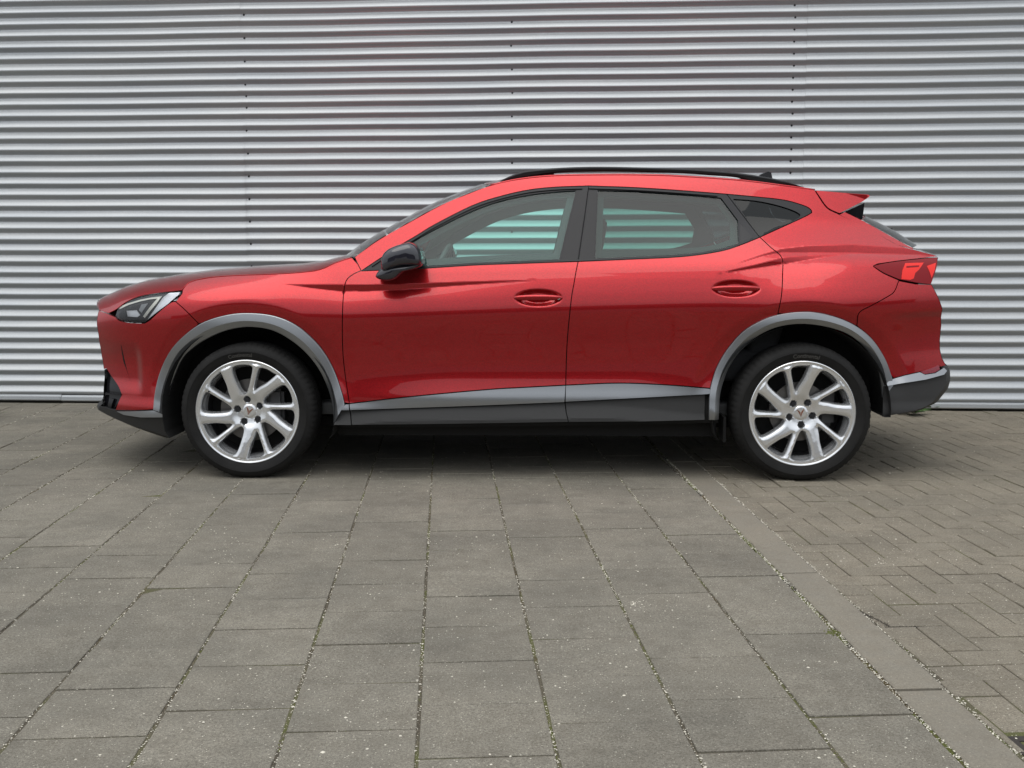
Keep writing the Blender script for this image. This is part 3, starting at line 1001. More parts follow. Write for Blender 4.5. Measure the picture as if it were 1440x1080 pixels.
# ---- doors, front wing, body side
def rev(c): return c[::-1]
H1, H2 = _dn
DN = [(H1[0], H1[1], .135, .055, .0045)]
DN2 = [(H2[0], H2[1], .135, .055, .0045)]
_q = [to_side(1062, 374), to_side(1185, 352), to_side(1120, 360)]
DN2.append((_q[0][0], _q[0][1] + .02, .20, .06, .0045))
DNS = [(_q[1][0], _q[1][1], .46, .075, .0052)]
_q1 = to_side(620, 401); _q2 = to_side(440, 403)
DN.append((_q1[0], _q1[1], .50, .040, .005)); DNF = [(_q2[0], _q2[1], .26, .040, .005)]
front_doors = panel("front_door", TS(chain(rev(belt_f), cA, sill_f, rev(cB))), RED, car, dense=DN, grid=.011)
rear_doors = panel("rear_door", TS(chain(rev(belt_r), cB, sill_r, rev(arch_part(rev(arch_ro[:]), 998.5, 1094))[::-1] if False else [p for p in arch_ro if 998.6 <= p[0] <= 1093 and p[1] < 546], rev(cC))), RED, car, dense=DN2, grid=.011)
hood_cut = catmull([(494.5, 362), (472, 369.5), (450.5, 379), (425, 383), (385, 385.5), (330, 387.5), (290, 391), (266, 397.5), (256.5, 408)], 4)
fender = chain(hood_cut, [(256, 413)], catmull([(247, 424), (262, 437.5), (279, 455)], 3), [p for p in arch_fo if 282 < p[0] < 484.5 and p[1] < 568], rev(cA), [(503, 371)])
fenders = panel("front_wing", TS(fender), RED, car, grid=.011, dense=DNF)
outer = catmull([(498.5, 361.5), (532.8, 337), (585.6, 307), (625, 286), (654, 274), (691, 260.5), (730.7, 252.2), (781, 247.3), (860, 246), (920, 246.6), (958, 248.2), (1037.5, 253.5), (1103.5, 261.5), (1145.6, 267)], 5)
spo_cut = catmull([(1145.6, 267), (1151, 276), (1163, 292.5), (1179, 301)], 4)
tail_cut = catmull([(1179, 301), (1200, 311), (1232, 327.5), (1263, 344), (1290, 352), (1316.5, 359)], 4)
lamp_top = [(1316.5, 361), (1263, 367), (1234, 371.2), (1228.5, 374)]
lamp_bot = catmull([(1228.5, 375), (1242.5, 384.3), (1264, 394)], 3)
bump_cut = catmull([(1264, 394.5), (1257.5, 410), (1246.7, 418), (1224, 430.5), (1208, 440), (1205, 458)], 4)
side = chain(outer, spo_cut, tail_cut, lamp_top, lamp_bot, bump_cut, rev([p for p in arch_ro if 1095 <= p[0] <= 1203]), rev(cC), belt_q, dlo_q, dlo_r, dlo_f, [(503, 371)])
bodyside = panel("body_side_panel", TS(side), RED, car, depth=.02, grid=.011, dense=DNS)

# ---- window frames and glass
fd = {1: front_doors[0], -1: front_doors[1]}
rd = {1: rear_doors[0], -1: rear_doors[1]}
bsd = {1: bodyside[0], -1: bodyside[1]}
gF = catmull([(560, 352), (577.6, 341), (614.6, 320.5), (664.7, 296), (704, 282.3), (744, 273.8), (783.5, 269.3), (810, 267.8)], 4)
glassF = chain(gF, [(798, 316), (786.5, 364.6)], [(664.7, 369.5), (591, 374.5), (552, 376.5)])
glassR = chain([(841, 267.5)], catmull([(892, 268.7), (958, 273), (1014, 278)], 4), [(1038, 310), (1038.8, 343.5)], catmull([(1038.8, 343.8), (1002, 355), (958, 358.6), (900, 361), (837, 363)], 4))
glassQ = chain(catmull([(1031, 279.6), (1062, 282), (1090, 287.5), (1114, 295), (1125, 301), (1125, 305)], 3), catmull([(1122, 307.5), (1096, 321), (1072, 331.6)], 3), [(1066.5, 330.5)])
frF = chain(rev(belt_f), rev(dlo_f), [(823, 299)])
frR = chain([(828, 261.4)], rev(dlo_r), diag, rev(belt_r), [(823, 299)])
frQ = chain([(1022, 273)], rev(dlo_q), rev(belt_q), [(1045, 303)])
for fr, gl, ow, gm in ((frF, glassF, fd, GLASSF), (frR, glassR, rd, GLASSR), (frQ, glassQ, bsd, GLASSQ)):
    # sink trim 3 mm, glass 9 mm
    panel("window_frame", TS(fr), SATIN, ow, off=-.003, holes=[TS(gl)], gap=.0016, depth=.030, grid=.02)
    panel("window_glass", TS(gl), gm, ow, off=-.010, gap=-.003, depth=.0035, grid=.03)
# black pillar covers and the raised outer moulding along the top of the windows
panel("pillar_cover", TS([(811.5, 268.5), (826.5, 268.5), (822, 299), (812, 366.2), (787.5, 367), (799, 316)]), GBLACK, fd, off=.0005, gap=.0012, depth=.010)
panel("pillar_cover", TS([(829, 268.2), (840, 268.6), (836.5, 363.5), (835, 365.2), (814.3, 366.2), (824.4, 299)]), GBLACK, rd, off=.0005, gap=.0012, depth=.010)
panel("quarter_trim", TS([(1040, 312), (1060, 334.5), (1040.5, 342.5)]), GBLACK, rd, off=-.001, gap=.001, depth=.010)
def molding(name, c, w, mat, ow, o1=.004):
    """thin raised strip following a pixel curve, w pixels wide downward"""
    a = TS(c); b = TS([(x, y + w) for x, y in c])
    for s in (1, -1):
        V, F = [], []
        for (x0, z0), (x1, z1) in zip(a, b):
            u0, u1 = float(usurf(x0, z0)), float(usurf(x1, z1))
            V += [(x0, -s * (u0 - .004), z0), (x0, -s * (u0 + o1), z0 - .001), (x1, -s * (u1 + o1 * .8), z1 + .001), (x1, -s * (u1 - .006), z1)]
        for i in range(len(a) - 1):
            for q in range(3):
                f = (4 * i + q, 4 * i + q + 1, 4 * i + q + 5, 4 * i + q + 4); F.append(f if s == 1 else f[::-1])
        sharpen(mesh_obj(name, V, F, mat, ow[s]), 30)
molding("window_seal", [(x, y + .6) for x, y in dlo_f[1:-3]], 3.2, SATIN, fd)
molding("window_seal", [(x, y + .6) for x, y in dlo_r[1:]], 3.2, SATIN, rd)
molding("belt_seal", [(x, y - 3.4) for x, y in belt_f[2:]], 3.0, SATIN, fd, .003)
molding("belt_seal", [(x, y - 3.4) for x, y in belt_r[:-2]], 3.0, SATIN, rd, .003)

# ---- door handles
def handle(cx, cz, L, ow, lock):
    for s in (1, -1):
        n = 26; V, F = [], []
        for i in range(n + 1):
            t = -1 + 2 * i / n; x = cx + t * L
            base = float(usurf(x, cz)); e = (1 - abs(t) ** 3.2)
            ref = .905 if True else 0
            out = (float(usurf(cx - L * 1.25, cz)) * (1 - t) / 2 + float(usurf(cx + L * 1.25, cz)) * (1 + t) / 2) + .010 * e ** .6 + .004
            hh = .0135 * (.45 + .55 * e ** .5)
            zc = cz + .001 - .003 * t * t
            ring = [(zc + hh, out - .012), (zc + hh * .80, out - .002), (zc + hh * .30, out + .0015), (zc - hh * .55, out - .001), (zc - hh, out - .008), (zc - hh * .7, out - .016), (zc + hh * .6, out - .018)]
            V += [(x, -s * u, z) for z, u in ring]
        m = 7
        for i in range(n):
            for q in range(m):
                f = (i * m + q, i * m + (q + 1) % m, (i + 1) * m + (q + 1) % m, (i + 1) * m + q); F.append(f if s == -1 else f[::-1])
        f0, f1 = tuple(range(m)), tuple(n * m + q for q in range(m))
        F.append(f0 if s == 1 else f0[::-1]); F.append(f1[::-1] if s == 1 else f1)
        sharpen(mesh_obj("door_handle", V, F, RED, ow[s]), 50)
        if lock and s == 1:
            bm = bmesh.new(); bmesh.ops.create_cone(bm, cap_ends=True, segments=18, radius1=.0085, radius2=.0075, depth=.008)
            bmesh.ops.rotate(bm, verts=bm.verts, matrix=Matrix.Rotation(math.pi / 2, 3, 'X'))
            bmesh.ops.translate(bm, verts=bm.verts, vec=(cx + .094, -(float(usurf(cx + L * 1.3, cz)) + .005), cz - .003))
            bm_obj("key_lock", bm, CHROME, ow[s], True)
handle(H1[0], H1[1] + .002, .112, fd, True)
handle(H2[0], H2[1] + .002, .110, rd, False)

# ---- sills: silver strip over grey cladding
def low_panel(name, pts, mat, ow, off, **k): return panel(name, TS(pts, off), mat, ow, off=off, **k)
strip_f = chain([(x, y + .6) for x, y in sill_f], catmull([(794, 565.7), (659.6, 571.2), (560, 574.6), (492, 577)], 4))
strip_r = chain([(x, y + .6) for x, y in sill_r], [(998.5, 547), (1000, 554)], catmull([(991, 554.8), (891, 560.2), (795, 565.2)], 4))
low_panel("silver_strip", strip_f, SILV, fd, .006, depth=.02, gap=.0012)
low_panel("silver_strip", strip_r, SILV, rd, .006, depth=.02, gap=.0012)
# the cladding has a facet: lower third leans out
def clad_surf(X, Z):
    base = usurf(X, np.maximum(Z, .405)) 
    zf = .335 + .02 * np.clip(X + .9, 0, 1.2) - .05 * smooth((X - .35) / .6) - .03 * smooth((-.6 - X) / .4)
    return base - .003 + .34 * np.clip(zf - Z, 0, .06) - .10 * np.clip(Z - zf, 0, .06)
def flat_panel(name, pts, mat, ow, surf, off=0, sides=(1, -1), **k):
    o = panel(name, TS(pts), mat, ow, sides=sides, off=off, surf=surf, **k)
    for q in o:      # true normals from the faceted surface
        me = q.data
        if me.has_custom_normals:
            bm = bmesh.new(); bm.from_mesh(me); bm.to_mesh(me); bm.free()
            a = me.attributes.get("custom_normal")
            if a: me.attributes.remove(a)
        sharpen(q, 12)
    return o
clad_f = chain(catmull([(492, 577.6), (560, 575.2), (659.6, 571.8), (794, 566.3)], 4), [(796, 580), (799, 592)], catmull([(799, 592), (700, 593.5), (600, 595), (496, 596.5)], 3))
clad_r = chain(catmull([(795, 566), (891, 560.8), (992, 555)], 4), [(991, 590.5)], [(900, 591.5), (799.5, 592)], [(796.5, 580)])
flat_panel("sill_cladding", clad_f, CLAD, fd, clad_surf, grid=.010, gap=.0012, depth=.05)
flat_panel("sill_cladding", clad_r, CLAD, rd, clad_surf, grid=.010, gap=.0012, depth=.05)
tipf = [(476, 577), (486, 568.8), (490.5, 568.6), (491, 577)]
flat_panel("wing_cladding", [(476, 577.8), (491.2, 577.6), (495, 596.8), (470, 597)], CLAD, {1: fenders[0], -1: fenders[1]}, clad_surf, gap=.0008, depth=.04)
low_panel("silver_strip", tipf, SILV, {1: fenders[0], -1: fenders[1]}, .006, depth=.02, gap=.0006)

# ---- arch trims: outer face leaning outwards, inner face turned to the wheel
def arch_trim(co, ci, label=None):
    n = 72
    def rs(c):
        c = np.array(TS(c)); L = np.concatenate([[0], np.cumsum(np.hypot(*np.diff(c, axis=0).T))]); t = np.linspace(0, L[-1], n)
        return np.stack([np.interp(t, L, c[:, 0]), np.interp(t, L, c[:, 1])], -1)
    A, B = rs(co), rs(ci)
    out = []
    for s in (1, -1):
        V, F = [], []
        prof_ = ((-.01, -.010), (.0, .006), (.04, .0085), (.30, .0125), (.54, .0150), (.60, .0130), (.97, -.001), (1.0, -.004), (1.01, -.014))
        for i in range(n):
            ua = float(usurf(A[i, 0], A[i, 1])); ub = float(usurf(B[i, 0], B[i, 1]))
            for t, h in prof_:
                q = A[i] + (B[i] - A[i]) * t
                V.append((q[0], -s * (ua * (1 - t) + ua * t + h), q[1]))
        m = len(prof_)
        for i in range(n - 1):
            for q in range(m - 1):
                f = (i * m + q, (i + 1) * m + q, (i + 1) * m + q + 1, i * m + q + 1); F.append(f if s == -1 else f[::-1])
        F.append(tuple(range(m))); F.append(tuple((n - 1) * m + q for q in range(m)))
        o = sharpen(mesh_obj("wheel_arch_trim", V, F, SILV, car), 14); out.append(o)
    return out
arch_trim(arch_fo, arch_fi)
arch_trim(arch_ro, arch_ri)

# ---- nose
nose_edge = [(139, 436), (136.7, 446), (136.2, 457), (138.7, 472), (142.8, 500), (146, 519)]
bumper = chain(rev(nose_edge), [(153, 441.5)], catmull([(163, 446), (167.5, 450.5), (181, 453.5), (203.5, 454.5)], 3), catmull([(211, 450), (225, 437), (240, 425.5), (247, 424)], 3),
               catmull([(247, 424), (262, 437.5), (279, 455)], 3), rev([p for p in arch_fo if p[0] < 281]), [(190, 577.3), (162, 577)], catmull([(162, 577), (166, 566), (171, 555)], 2), catmull([(171, 555), (166, 543), (157, 530), (150, 519)], 3))
fb = panel("front_bumper", TS(bumper), RED, car, depth=.03)
fbd = {1: fb[0], -1: fb[1]}
slit = catmull([(170, 484), (174.5, 504), (179, 522), (183.5, 536), (178, 520), (173, 506)], 3, True)
panel("air_slit", TS(slit), GBLACK, fbd, off=.0008, gap=0, depth=.01, grid=.008)
intake = chain(catmull([(150, 519), (157, 530), (166, 543), (171, 555)], 3), catmull([(171, 555), (166, 566), (159, 577)], 2), [(147, 574), (150, 550)])
panel("air_intake", TS(intake, -.02), GBLACK, fbd, off=-.022, gap=-.002, depth=.02, grid=.012)
panel("intake_fin", TS([(148, 552), (170, 554.5), (170, 556.5), (148, 555)], -.004), GBLACK, fbd, off=-.004, gap=0, depth=.02)
panel("intake_fin", TS([(154, 560), (160, 561), (156, 574), (151, 573)], -.008), SATIN, fbd, off=-.008, gap=0, depth=.02)
lip = chain([(140, 570.5), (162, 577.3), (190, 577.6), (229, 584)], [(233, 600)], catmull([(239, 615), (215, 607), (192, 600), (165, 590), (139, 577)], 3))
panel("front_spoiler", TS(lip, .006), CLAD, fbd, off=.006, gap=0, depth=.04)
zt_ = to_side(216, 577)[1]
flat_panel("silver_strip", [(166, 578), (217, 577), (231.5, 582.5), (230.5, 586), (200, 586), (176, 582.5)], SILV, fbd, lambda X, Z: usurf(X, Z) + .010 + (zt_ - Z) * .35, gap=0, depth=.012, grid=.012)
panel("strip_backing", TS([(166, 578), (217, 577), (231.5, 582.5), (230.5, 586), (200, 586), (176, 582.5)], .009), CLAD, fbd, off=.009, gap=0, depth=.006)
# centre sections of the nose
def TP(pts, U): return [to_plane(x, y, U) for x, y in pts]
def xoff(pts, dx, dz=0): return [(x + dx, z + dz) for x, z in pts]
nE = TS(nose_edge)
nC = xoff(TP([(138.5, 436), (136, 445), (135.5, 457), (138, 472), (142, 500), (145, 519)], .42), .015)
cap("bumper_centre", nE, nC, RED, car, p=2.0)
grille_c = [(nC[1][0] - .004, nC[1][1] - .02), (nC[3][0] - .006, nC[3][1]), (nC[5][0] - .006, nC[5][1] + .02)]
bm = bmesh.new()
hexp = [(.32, nC[1][1] - .03), (.40, nC[3][1]), (.30, nC[5][1] + .02), (-.30, nC[5][1] + .02), (-.40, nC[3][1]), (-.32, nC[1][1] - .03)]
def nose_x(y, z):
    zz = np.array([p[1] for p in nC])[::-1]; xx = np.array([p[0] for p in nC])[::-1]; xe = np.array([p[0] for p in nE])[::-1]; ze = np.array([p[1] for p in nE])[::-1]
    c = np.interp(z, zz, xx); e = np.interp(z, ze, xe); return c + (e - c) * (abs(y) / .66) ** 2.0
fr_ = [bm.verts.new((nose_x(y, z) - .022, y, z)) for y, z in hexp]; bk_ = [bm.verts.new((nose_x(y, z) + .03, y, z)) for y, z in hexp]
bm.faces.new(fr_)
for i in range(6): bm.faces.new((fr_[i], bk_[i], bk_[(i + 1) % 6], fr_[(i + 1) % 6]))
bm_obj("radiator_grille", bm, GBLACK, car)
iE = TS([(150, 519), (150, 535), (149, 550), (148, 562), (147, 574)], -.03)
iC = xoff(TP([(146, 519), (147.5, 530), (149, 545), (150, 560), (146, 574)], .42), .0)
cap("lower_intake", iE, iC, GBLACK, car, p=2.8)
lE = TS([(147, 565), (140, 570.5), (139, 577), (152, 584), (192, 600), (239, 615)], .006)
lC = xoff(TP([(142, 562), (132.6, 569.7), (132.6, 575.4), (150, 584), (192, 601), (239, 616)], .42), -.03)
cap("front_splitter", lE, lC, CLAD, car, p=2.8, span=1.006)

# ---- bonnet
hE = chain([(139, 436), (153, 440.5), (164, 435)], catmull([(176, 425.5), (195, 417), (224, 411.5), (256, 408)], 3), rev(hood_cut))
hEs = TS(hE)
hCp = [(139, 435.5), (143, 428.5), (148.3, 423.4), (167, 412.4), (198.7, 399.8), (230, 391.3), (277, 383.4), (324.6, 377.8), (387.5, 373), (434.7, 370.5), (472.5, 366), (494.5, 360)]
hC = TP(hCp, .25)
hC[0] = (nC[0][0], nC[0][1]); hC[1] = (hC[1][0] - .02, hC[1][1])
def cap_match(name, E, C, mat, parent, p, m=20, n=70, lift=0, par=None):
    """as cap(), but edge and centre curves are matched by x rather than by length"""
    E = np.array(E); C = np.array(C)
    LE = np.concatenate([[0], np.cumsum(np.hypot(*np.diff(E, axis=0).T))]); t = np.linspace(0, LE[-1], n)
    Es = np.stack([np.interp(t, LE, E[:, 0]), np.interp(t, LE, E[:, 1])], -1)
    LC = np.concatenate([[0], np.cumsum(np.hypot(*np.diff(C, axis=0).T))]); tc_ = np.linspace(0, LC[-1], 400)
    Cd = np.stack([np.interp(tc_, LC, C[:, 0]), np.interp(tc_, LC, C[:, 1])], -1)
    a, b = E[0, 0], E[-1, 0]; c, d = C[0, 0], C[-1, 0]
    xs = c + (Es[:, 0] - a) / (b - a) * (d - c)
    xs = np.maximum.accumulate(xs)
    Cs = np.stack([xs, np.interp(xs, Cd[:, 0], Cd[:, 1])], -1)
    Ue = usurf(Es[:, 0], Es[:, 1]); ts = np.sin(np.linspace(-1, 1, 2 * m + 1) * math.pi / 2)
    V = []; F = []; w = 2 * m + 1
    for i in range(n):
        for t_ in ts:
            q = Cs[i] + (Es[i] - Cs[i]) * abs(t_) ** p; V.append((q[0], -t_ * Ue[i], q[1] + lift))
    for i in range(n - 1):
        for j in range(w - 1):
            k = i * w + j; F.append((k, k + 1, k + w + 1, k + w))
    return mesh_obj(name, V, F, mat, parent, smooth=True)
hood = cap_match("bonnet", hEs, hC, RED, car, 6.0, m=34)
solidify(hood, .004)

# ---- headlights
def lamp_pts(L): return TS(L)
hl = chain(catmull([(165.5, 435), (177, 426), (196, 418), (224, 412.8), (255, 410)], 3), [(254.5, 413.5)], catmull([(240, 424), (224, 436.5), (204, 452.8)], 2), catmull([(195.5, 453), (180, 452), (167.5, 449), (162.5, 444)], 3))
HL = panel("headlight", TS(hl, -.012), LAMPD, car, off=-.014, gap=-.002, depth=.02)
hld = {1: HL[0], -1: HL[1]}
panel("reflector", TS([(253, 411), (238, 411.8), (230, 417.5), (219, 433), (207.5, 449.5), (213.5, 444.5), (236, 427.5), (251.5, 414)], -.006), LAMPW, hld, off=-.007, gap=0, depth=.006, grid=.012)
panel("light_guide", TS([(166.5, 432.5), (180, 426.4), (197, 421.4), (212, 418.5), (227.5, 416.6), (219, 428), (203.5, 447.2), (200.8, 445), (213, 429), (221, 419.8), (210, 421), (197, 423.8), (181, 428.6), (168, 434.8)], -.004), LED, hld, off=-.005, gap=0, depth=.006, grid=.01)
panel("projector", TS([(178, 437), (192, 436.3), (197, 443), (193, 446), (179.5, 445)], -.009), LAMPW, hld, off=-.010, gap=0, depth=.004, grid=.01)
panel("reflector", TS([(199, 428), (208, 426.5), (199, 440), (195, 436)], -.009), BARREL, hld, off=-.010, gap=0, depth=.004, grid=.01)
panel("lamp_bezel", TS([(167, 441), (176, 430), (178, 450), (168, 448.5)], -.009), SATIN, hld, off=-.010, gap=0, depth=.004, grid=.01)
panel("lamp_lens", TS(hl, 0), LENSC, hld, off=.0, gap=.001, depth=.010)

# ---- windscreen, roof, cowl
wsE = TS(catmull([(499, 361.8), (532.8, 337), (585.6, 307), (625, 286), (654, 274), (690, 261)], 5), -.008)
wsC = [(x - .155 + .075 * i / (len(wsE) - 1), z + .006 + .028 * i / (len(wsE) - 1)) for i, (x, z) in enumerate(wsE)]
WSG = glass_mat("windscreen glass", (.78, .90, .86), 1.6)
ws = cap("windscreen", wsE, wsC, WSG, car, p=2.3, n=30)
rE = TS(catmull([(690, 261), (730.7, 252.4), (781, 247.6), (860, 246.3), (920, 246.9), (958, 248.5), (1037.5, 253.8), (1103.5, 261.8), (1146, 267.6)], 5), -.003)
rC = [(x - .08 * (1 - i / (len(rE) - 1)) ** 2 + .02, z + .034 - .01 * (i / (len(rE) - 1)) ** 4) for i, (x, z) in enumerate(rE)]
roof = cap("roof", rE, rC, RED, car, p=2.3, n=50, span=.995)
solidify(roof, .012)
# roof rails
def rail():
    top = catmull([(694, 260.5), (703, 254.5), (717.5, 247.2), (731, 242.4), (744, 239.6), (783.5, 235.8), (830, 234.1), (879, 234.4), (958, 236.4), (1000, 239), (1037.5, 242.4), (1065, 246), (1090, 250.4), (1112, 256), (1132, 262.5)], 5)
    bot = catmull([(697, 262), (706, 258.5), (719, 254), (733, 251), (745, 248.8), (783.5, 242.8), (830, 241.0), (879, 241.0), (958, 243.2), (1000, 246), (1037.5, 249), (1060, 256), (1090, 258.8), (1112, 260.5), (1130, 264)], 5)
    U0 = .605
    T, B = TP(top, U0), TP(bot, U0)
    for s in (1, -1):
        V, F = [], []; n = len(T)
        for i in range(n):
            (x0, z0), (x1, z1) = T[i], B[i]; sh = .02 * (abs(i / (n - 1) * 2 - 1)) ** 4
            u = U0 - .05 * max(0, (x0 + .1)) / 1.5 * .6
            z1 = min(z1, z0 - .002)
            h = z0 - z1
            V += [(x0, -s * (u - .008), z0), (x0, -s * (u + .006), z0 - .002), (x0, -s * (u + .013), z0 - min(.008, h * .35)), ((x0 + x1) / 2, -s * (u + .009), z0 - h * .8), (x1, -s * u, z1), (x1, -s * (u - .014), z1)]
        m = 6
        for i in range(n - 1):
            for q in range(m):
                f = (i * m + q, i * m + (q + 1) % m, (i + 1) * m + (q + 1) % m, (i + 1) * m + q); F.append(f if s == 1 else f[::-1])
        F.append(tuple(range(m))); F.append(tuple((n - 1) * m + q for q in range(m)))
        r_ = sharpen(mesh_obj("roof_rail", V, F, SATIN, car), 28)
        for pts in ([(700, 259), (722, 250), (745, 246), (780.5, 241.5), (776, 248.2), (730.7, 253.5), (700, 260.5)], [(1041, 251), (1063, 247.5), (1090, 253), (1122, 262), (1103, 262.8), (1063, 258), (1045, 254.8)]):
            q = TP(pts, U0 - .01); V = [(x, -s * (U0 - .002 - .02 * (x > 0)), z) for x, z in q] + [(x, -s * (U0 - .035 - .02 * (x > 0)), z) for x, z in q]; k = len(q)
            F = [tuple(range(k)), tuple(range(k, 2 * k))[::-1]] + [(i, (i + 1) % k, k + (i + 1) % k, k + i) for i in range(k)]
            mesh_obj("rail_foot", V, F, SATIN, r_)
rail()
# shark fin aerial
fa = TP([(1062, 252), (1069, 245.3), (1080, 241.2), (1083.5, 243), (1086, 256)], .0)
V = [(x, s * (.004 if z > 1.5 else .022), z) for s in (-1, 1) for x, z in fa]
F = [tuple(range(5)), tuple(range(5, 10))[::-1]] + [(i, (i + 1) % 5, 5 + (i + 1) % 5, 5 + i) for i in range(5)]
sharpen(mesh_obj("roof_aerial", V, F, GBLACK, car), 40)

# ---- tail
def loft(name, prof_xz, Uend, bulge, mat, parent, m=12, p=2.2, sharp=35):
    """closed side profile carried across the car from -Uend to Uend"""
    k = len(prof_xz); V, F = [], []
    for j in range(2 * m + 1):
        t = math.sin((-1 + j / m) * math.pi / 2)
        for i, (x, z) in enumerate(prof_xz):
            bx, bz = bulge; V.append((x + bx * (1 - abs(t) ** p), -t * Uend, z + bz * (1 - abs(t) ** p)))
    for j in range(2 * m):
        for i in range(k): F.append((j * k + i, j * k + (i + 1) % k, (j + 1) * k + (i + 1) % k, (j + 1) * k + i))
    F.append(tuple(range(k))[::-1]); F.append(tuple(2 * m * k + i for i in range(k)))
    o = mesh_obj(name, V, F, mat, parent)
    bm = bmesh.new(); bm.from_mesh(o.data); bmesh.ops.recalc_face_normals(bm, faces=bm.faces); bm.to_mesh(o.data); bm.free()
    return sharpen(o, sharp)
spx = chain(catmull([(1146.5, 267.4), (1184, 270.6), (1221, 273.3)], 3), [(1223.8, 275.0), (1222, 277.5), (1213, 283.7), (1188, 296.5), (1180.5, 300)], catmull([(1180.5, 300), (1164, 292), (1152, 275.5), (1146.5, 267.4)], 3))
us_ = float(usurf(*to_side(1165, 285)))
loft("rear_spoiler", TP(spx, us_), us_ - .035, (.030, .004), RED, car)
flank = [(1189, 297.5), (1216, 285.2), (1214.5, 298), (1212.5, 309)]
uf = us_ - .012
panel("spoiler_side", TS([(x, y) for x, y in spx]), RED, bpy.data.objects["rear_spoiler"], off=.0, gap=.0012, depth=.010, grid=.012)
loft("spoiler_flank", TP(flank, uf), uf - .002, (.03, 0), GBLACK, car)
tail_frame = chain(catmull([(1180, 302), (1200, 312), (1232, 328.5), (1262, 344.5)], 3), [(1285, 351), (1283.5, 348.5)], [(1268, 340.8), (1240, 325), (1213, 310), (1188, 298)])
tfp = panel("tailgate_pillar", TS(tail_frame), RED, car, gap=.0012)
rwE = TS([(1213, 309.5), (1240, 324.5), (1268, 340.3), (1283, 348.2)], -.002)
rwC = xoff(TP([(1213, 302), (1234, 312.2), (1255, 323.5), (1283, 343)], .3), .02, .004)
cap("rear_window", rwE, rwC, GLASSQ, car, p=2.4, n=20)
bm = bmesh.new(); q = to_plane(1258, 326, .0); box(bm, (q[0] - .03, .02, q[1] + .008), (.03, .06, .022)); bm_obj("rear_wiper", bm, SATIN, car)
tgE = TS([(1284, 348.5), (1300, 353), (1314, 357.8), (1319, 361)], 0)
tgC = xoff(TP([(1283, 344.5), (1300, 350.5), (1315, 356.5), (1322.5, 361.5)], .4), -.04)
cap("tailgate_top", tgE, tgC, RED, car, p=2.4, n=14)
lamp_side = [(1319, 362), (1318, 372), (1314.5, 385), (1309, 400)]
tl = chain(catmull([(1228.5, 373.8), (1240, 370.8), (1263, 367.2), (1290, 364.2), (1319, 361.4)], 3), lamp_side[1:], catmull([(1309, 400), (1288, 397.5), (1264, 392.8)], 2), catmull([(1264, 392.8), (1243, 383.8), (1228.5, 374.6)], 3))
TL = panel("taillight", TS(tl), LENSR, car, off=.001, gap=.0012, depth=.02)
tld = {1: TL[0], -1: TL[1]}
panel("red_segment", TS([(1273, 370), (1299, 369.2), (1296, 374), (1292, 379.5), (1287, 384), (1285, 391.5), (1280, 393.6), (1267.5, 392.5), (1269, 380)], .002), LENSB, tld, off=.0026, gap=0, depth=.003, grid=.01)  # brighter red area of the lens, unlit
panel("segment_bar", TS([(1275, 374), (1293, 373), (1292, 375.2), (1274.5, 376.4)], .003), LENSR, tld, off=.0034, gap=0, depth=.002, grid=.01)
panel("red_segment", TS([(1303.5, 374), (1316, 369.5), (1314.5, 380), (1310, 391), (1307.5, 383)], .002), LENSB, tld, off=.0026, gap=0, depth=.003, grid=.01)
tlE = TS(lamp_side, .001)
tlC = xoff(TP([(1322.5, 362), (1321.5, 372), (1318, 385), (1311.5, 400)], .4), -.05)
cap("tail_light_bar", tlE, tlC, LENSR, car, p=2.3, n=12)
rb_edge = [(1310, 400), (1316.5, 412), (1321.5, 423), (1325.3, 434), (1323.7, 458), (1321.8, 478), (1321.8, 491), (1324.5, 503), (1330.5, 514)]
rb = chain([(1265, 395), (1287, 399.3)], rb_edge, [(1316, 518), (1296, 522.5), (1273, 527.5), (1257, 532)], rev([p for p in arch_ro if p[0] > 1206 and p[1] < 531]), rev(bump_cut))
RB = panel("rear_bumper", TS(rb), RED, car, depth=.03)
rbd = {1: RB[0], -1: RB[1]}
rbE = TS(rb_edge)
rbC = xoff(TP([(1311.5, 401), (1319, 413), (1323, 424), (1326.3, 434), (1324.7, 458), (1322.6, 478), (1322.8, 491), (1325.8, 503), (1332, 513.5)], .42), -.04)
cap("tailgate_lower", rbE, rbC, RED, car, p=2.0, n=40)
panel("reflector", TS([(1294.5, 523), (1308, 518.5), (1320, 513.5), (1322, 519.5), (1314, 524), (1300, 526)], .004), REFLR, rbd, off=.004, gap=0, depth=.01, grid=.01)
_za = to_side(1256.5, 532.6); _zb = to_side(1326, 517)
flat_panel("silver_strip", [(1243, 542.8), (1248.5, 536.5), (1256.5, 532.6), (1273, 528), (1293.5, 523.5), (1300, 526.8), (1314, 524.6), (1323, 519.5), (1327, 517), (1330.5, 521), (1326, 526), (1300, 533), (1272, 537.5)],
           SILV, rbd, lambda X, Z: usurf(X, Z) + .004 + .5 * (_za[1] + (X - _za[0]) * (_zb[1] - _za[1]) / (_zb[0] - _za[0]) - Z), gap=0, depth=.02, grid=.012)
low = chain([(1243, 543.3), (1272, 538), (1300, 533.5), (1326, 526.5), (1330, 522)], [(1331, 536), (1327, 547)], catmull([(1311, 566), (1300, 572.5), (1287, 577)], 3), [(1265, 581.5), (1241, 586)])
panel("diffuser_cladding", TS(low, .004), CLAD, rbd, off=.004, gap=0, depth=.010, grid=.014)
loE = TS([(1322, 514), (1330, 522), (1331, 536), (1327, 547), (1311, 566), (1287, 577), (1260, 582)], .004)
loC = xoff(TP([(1332.5, 513.5), (1336.5, 519), (1336.3, 535), (1333, 547), (1315, 567), (1289, 577), (1260, 583)], .42), .03)
cap("rear_diffuser", loE, loC, CLAD, car, p=2.6, n=30, span=1.004)

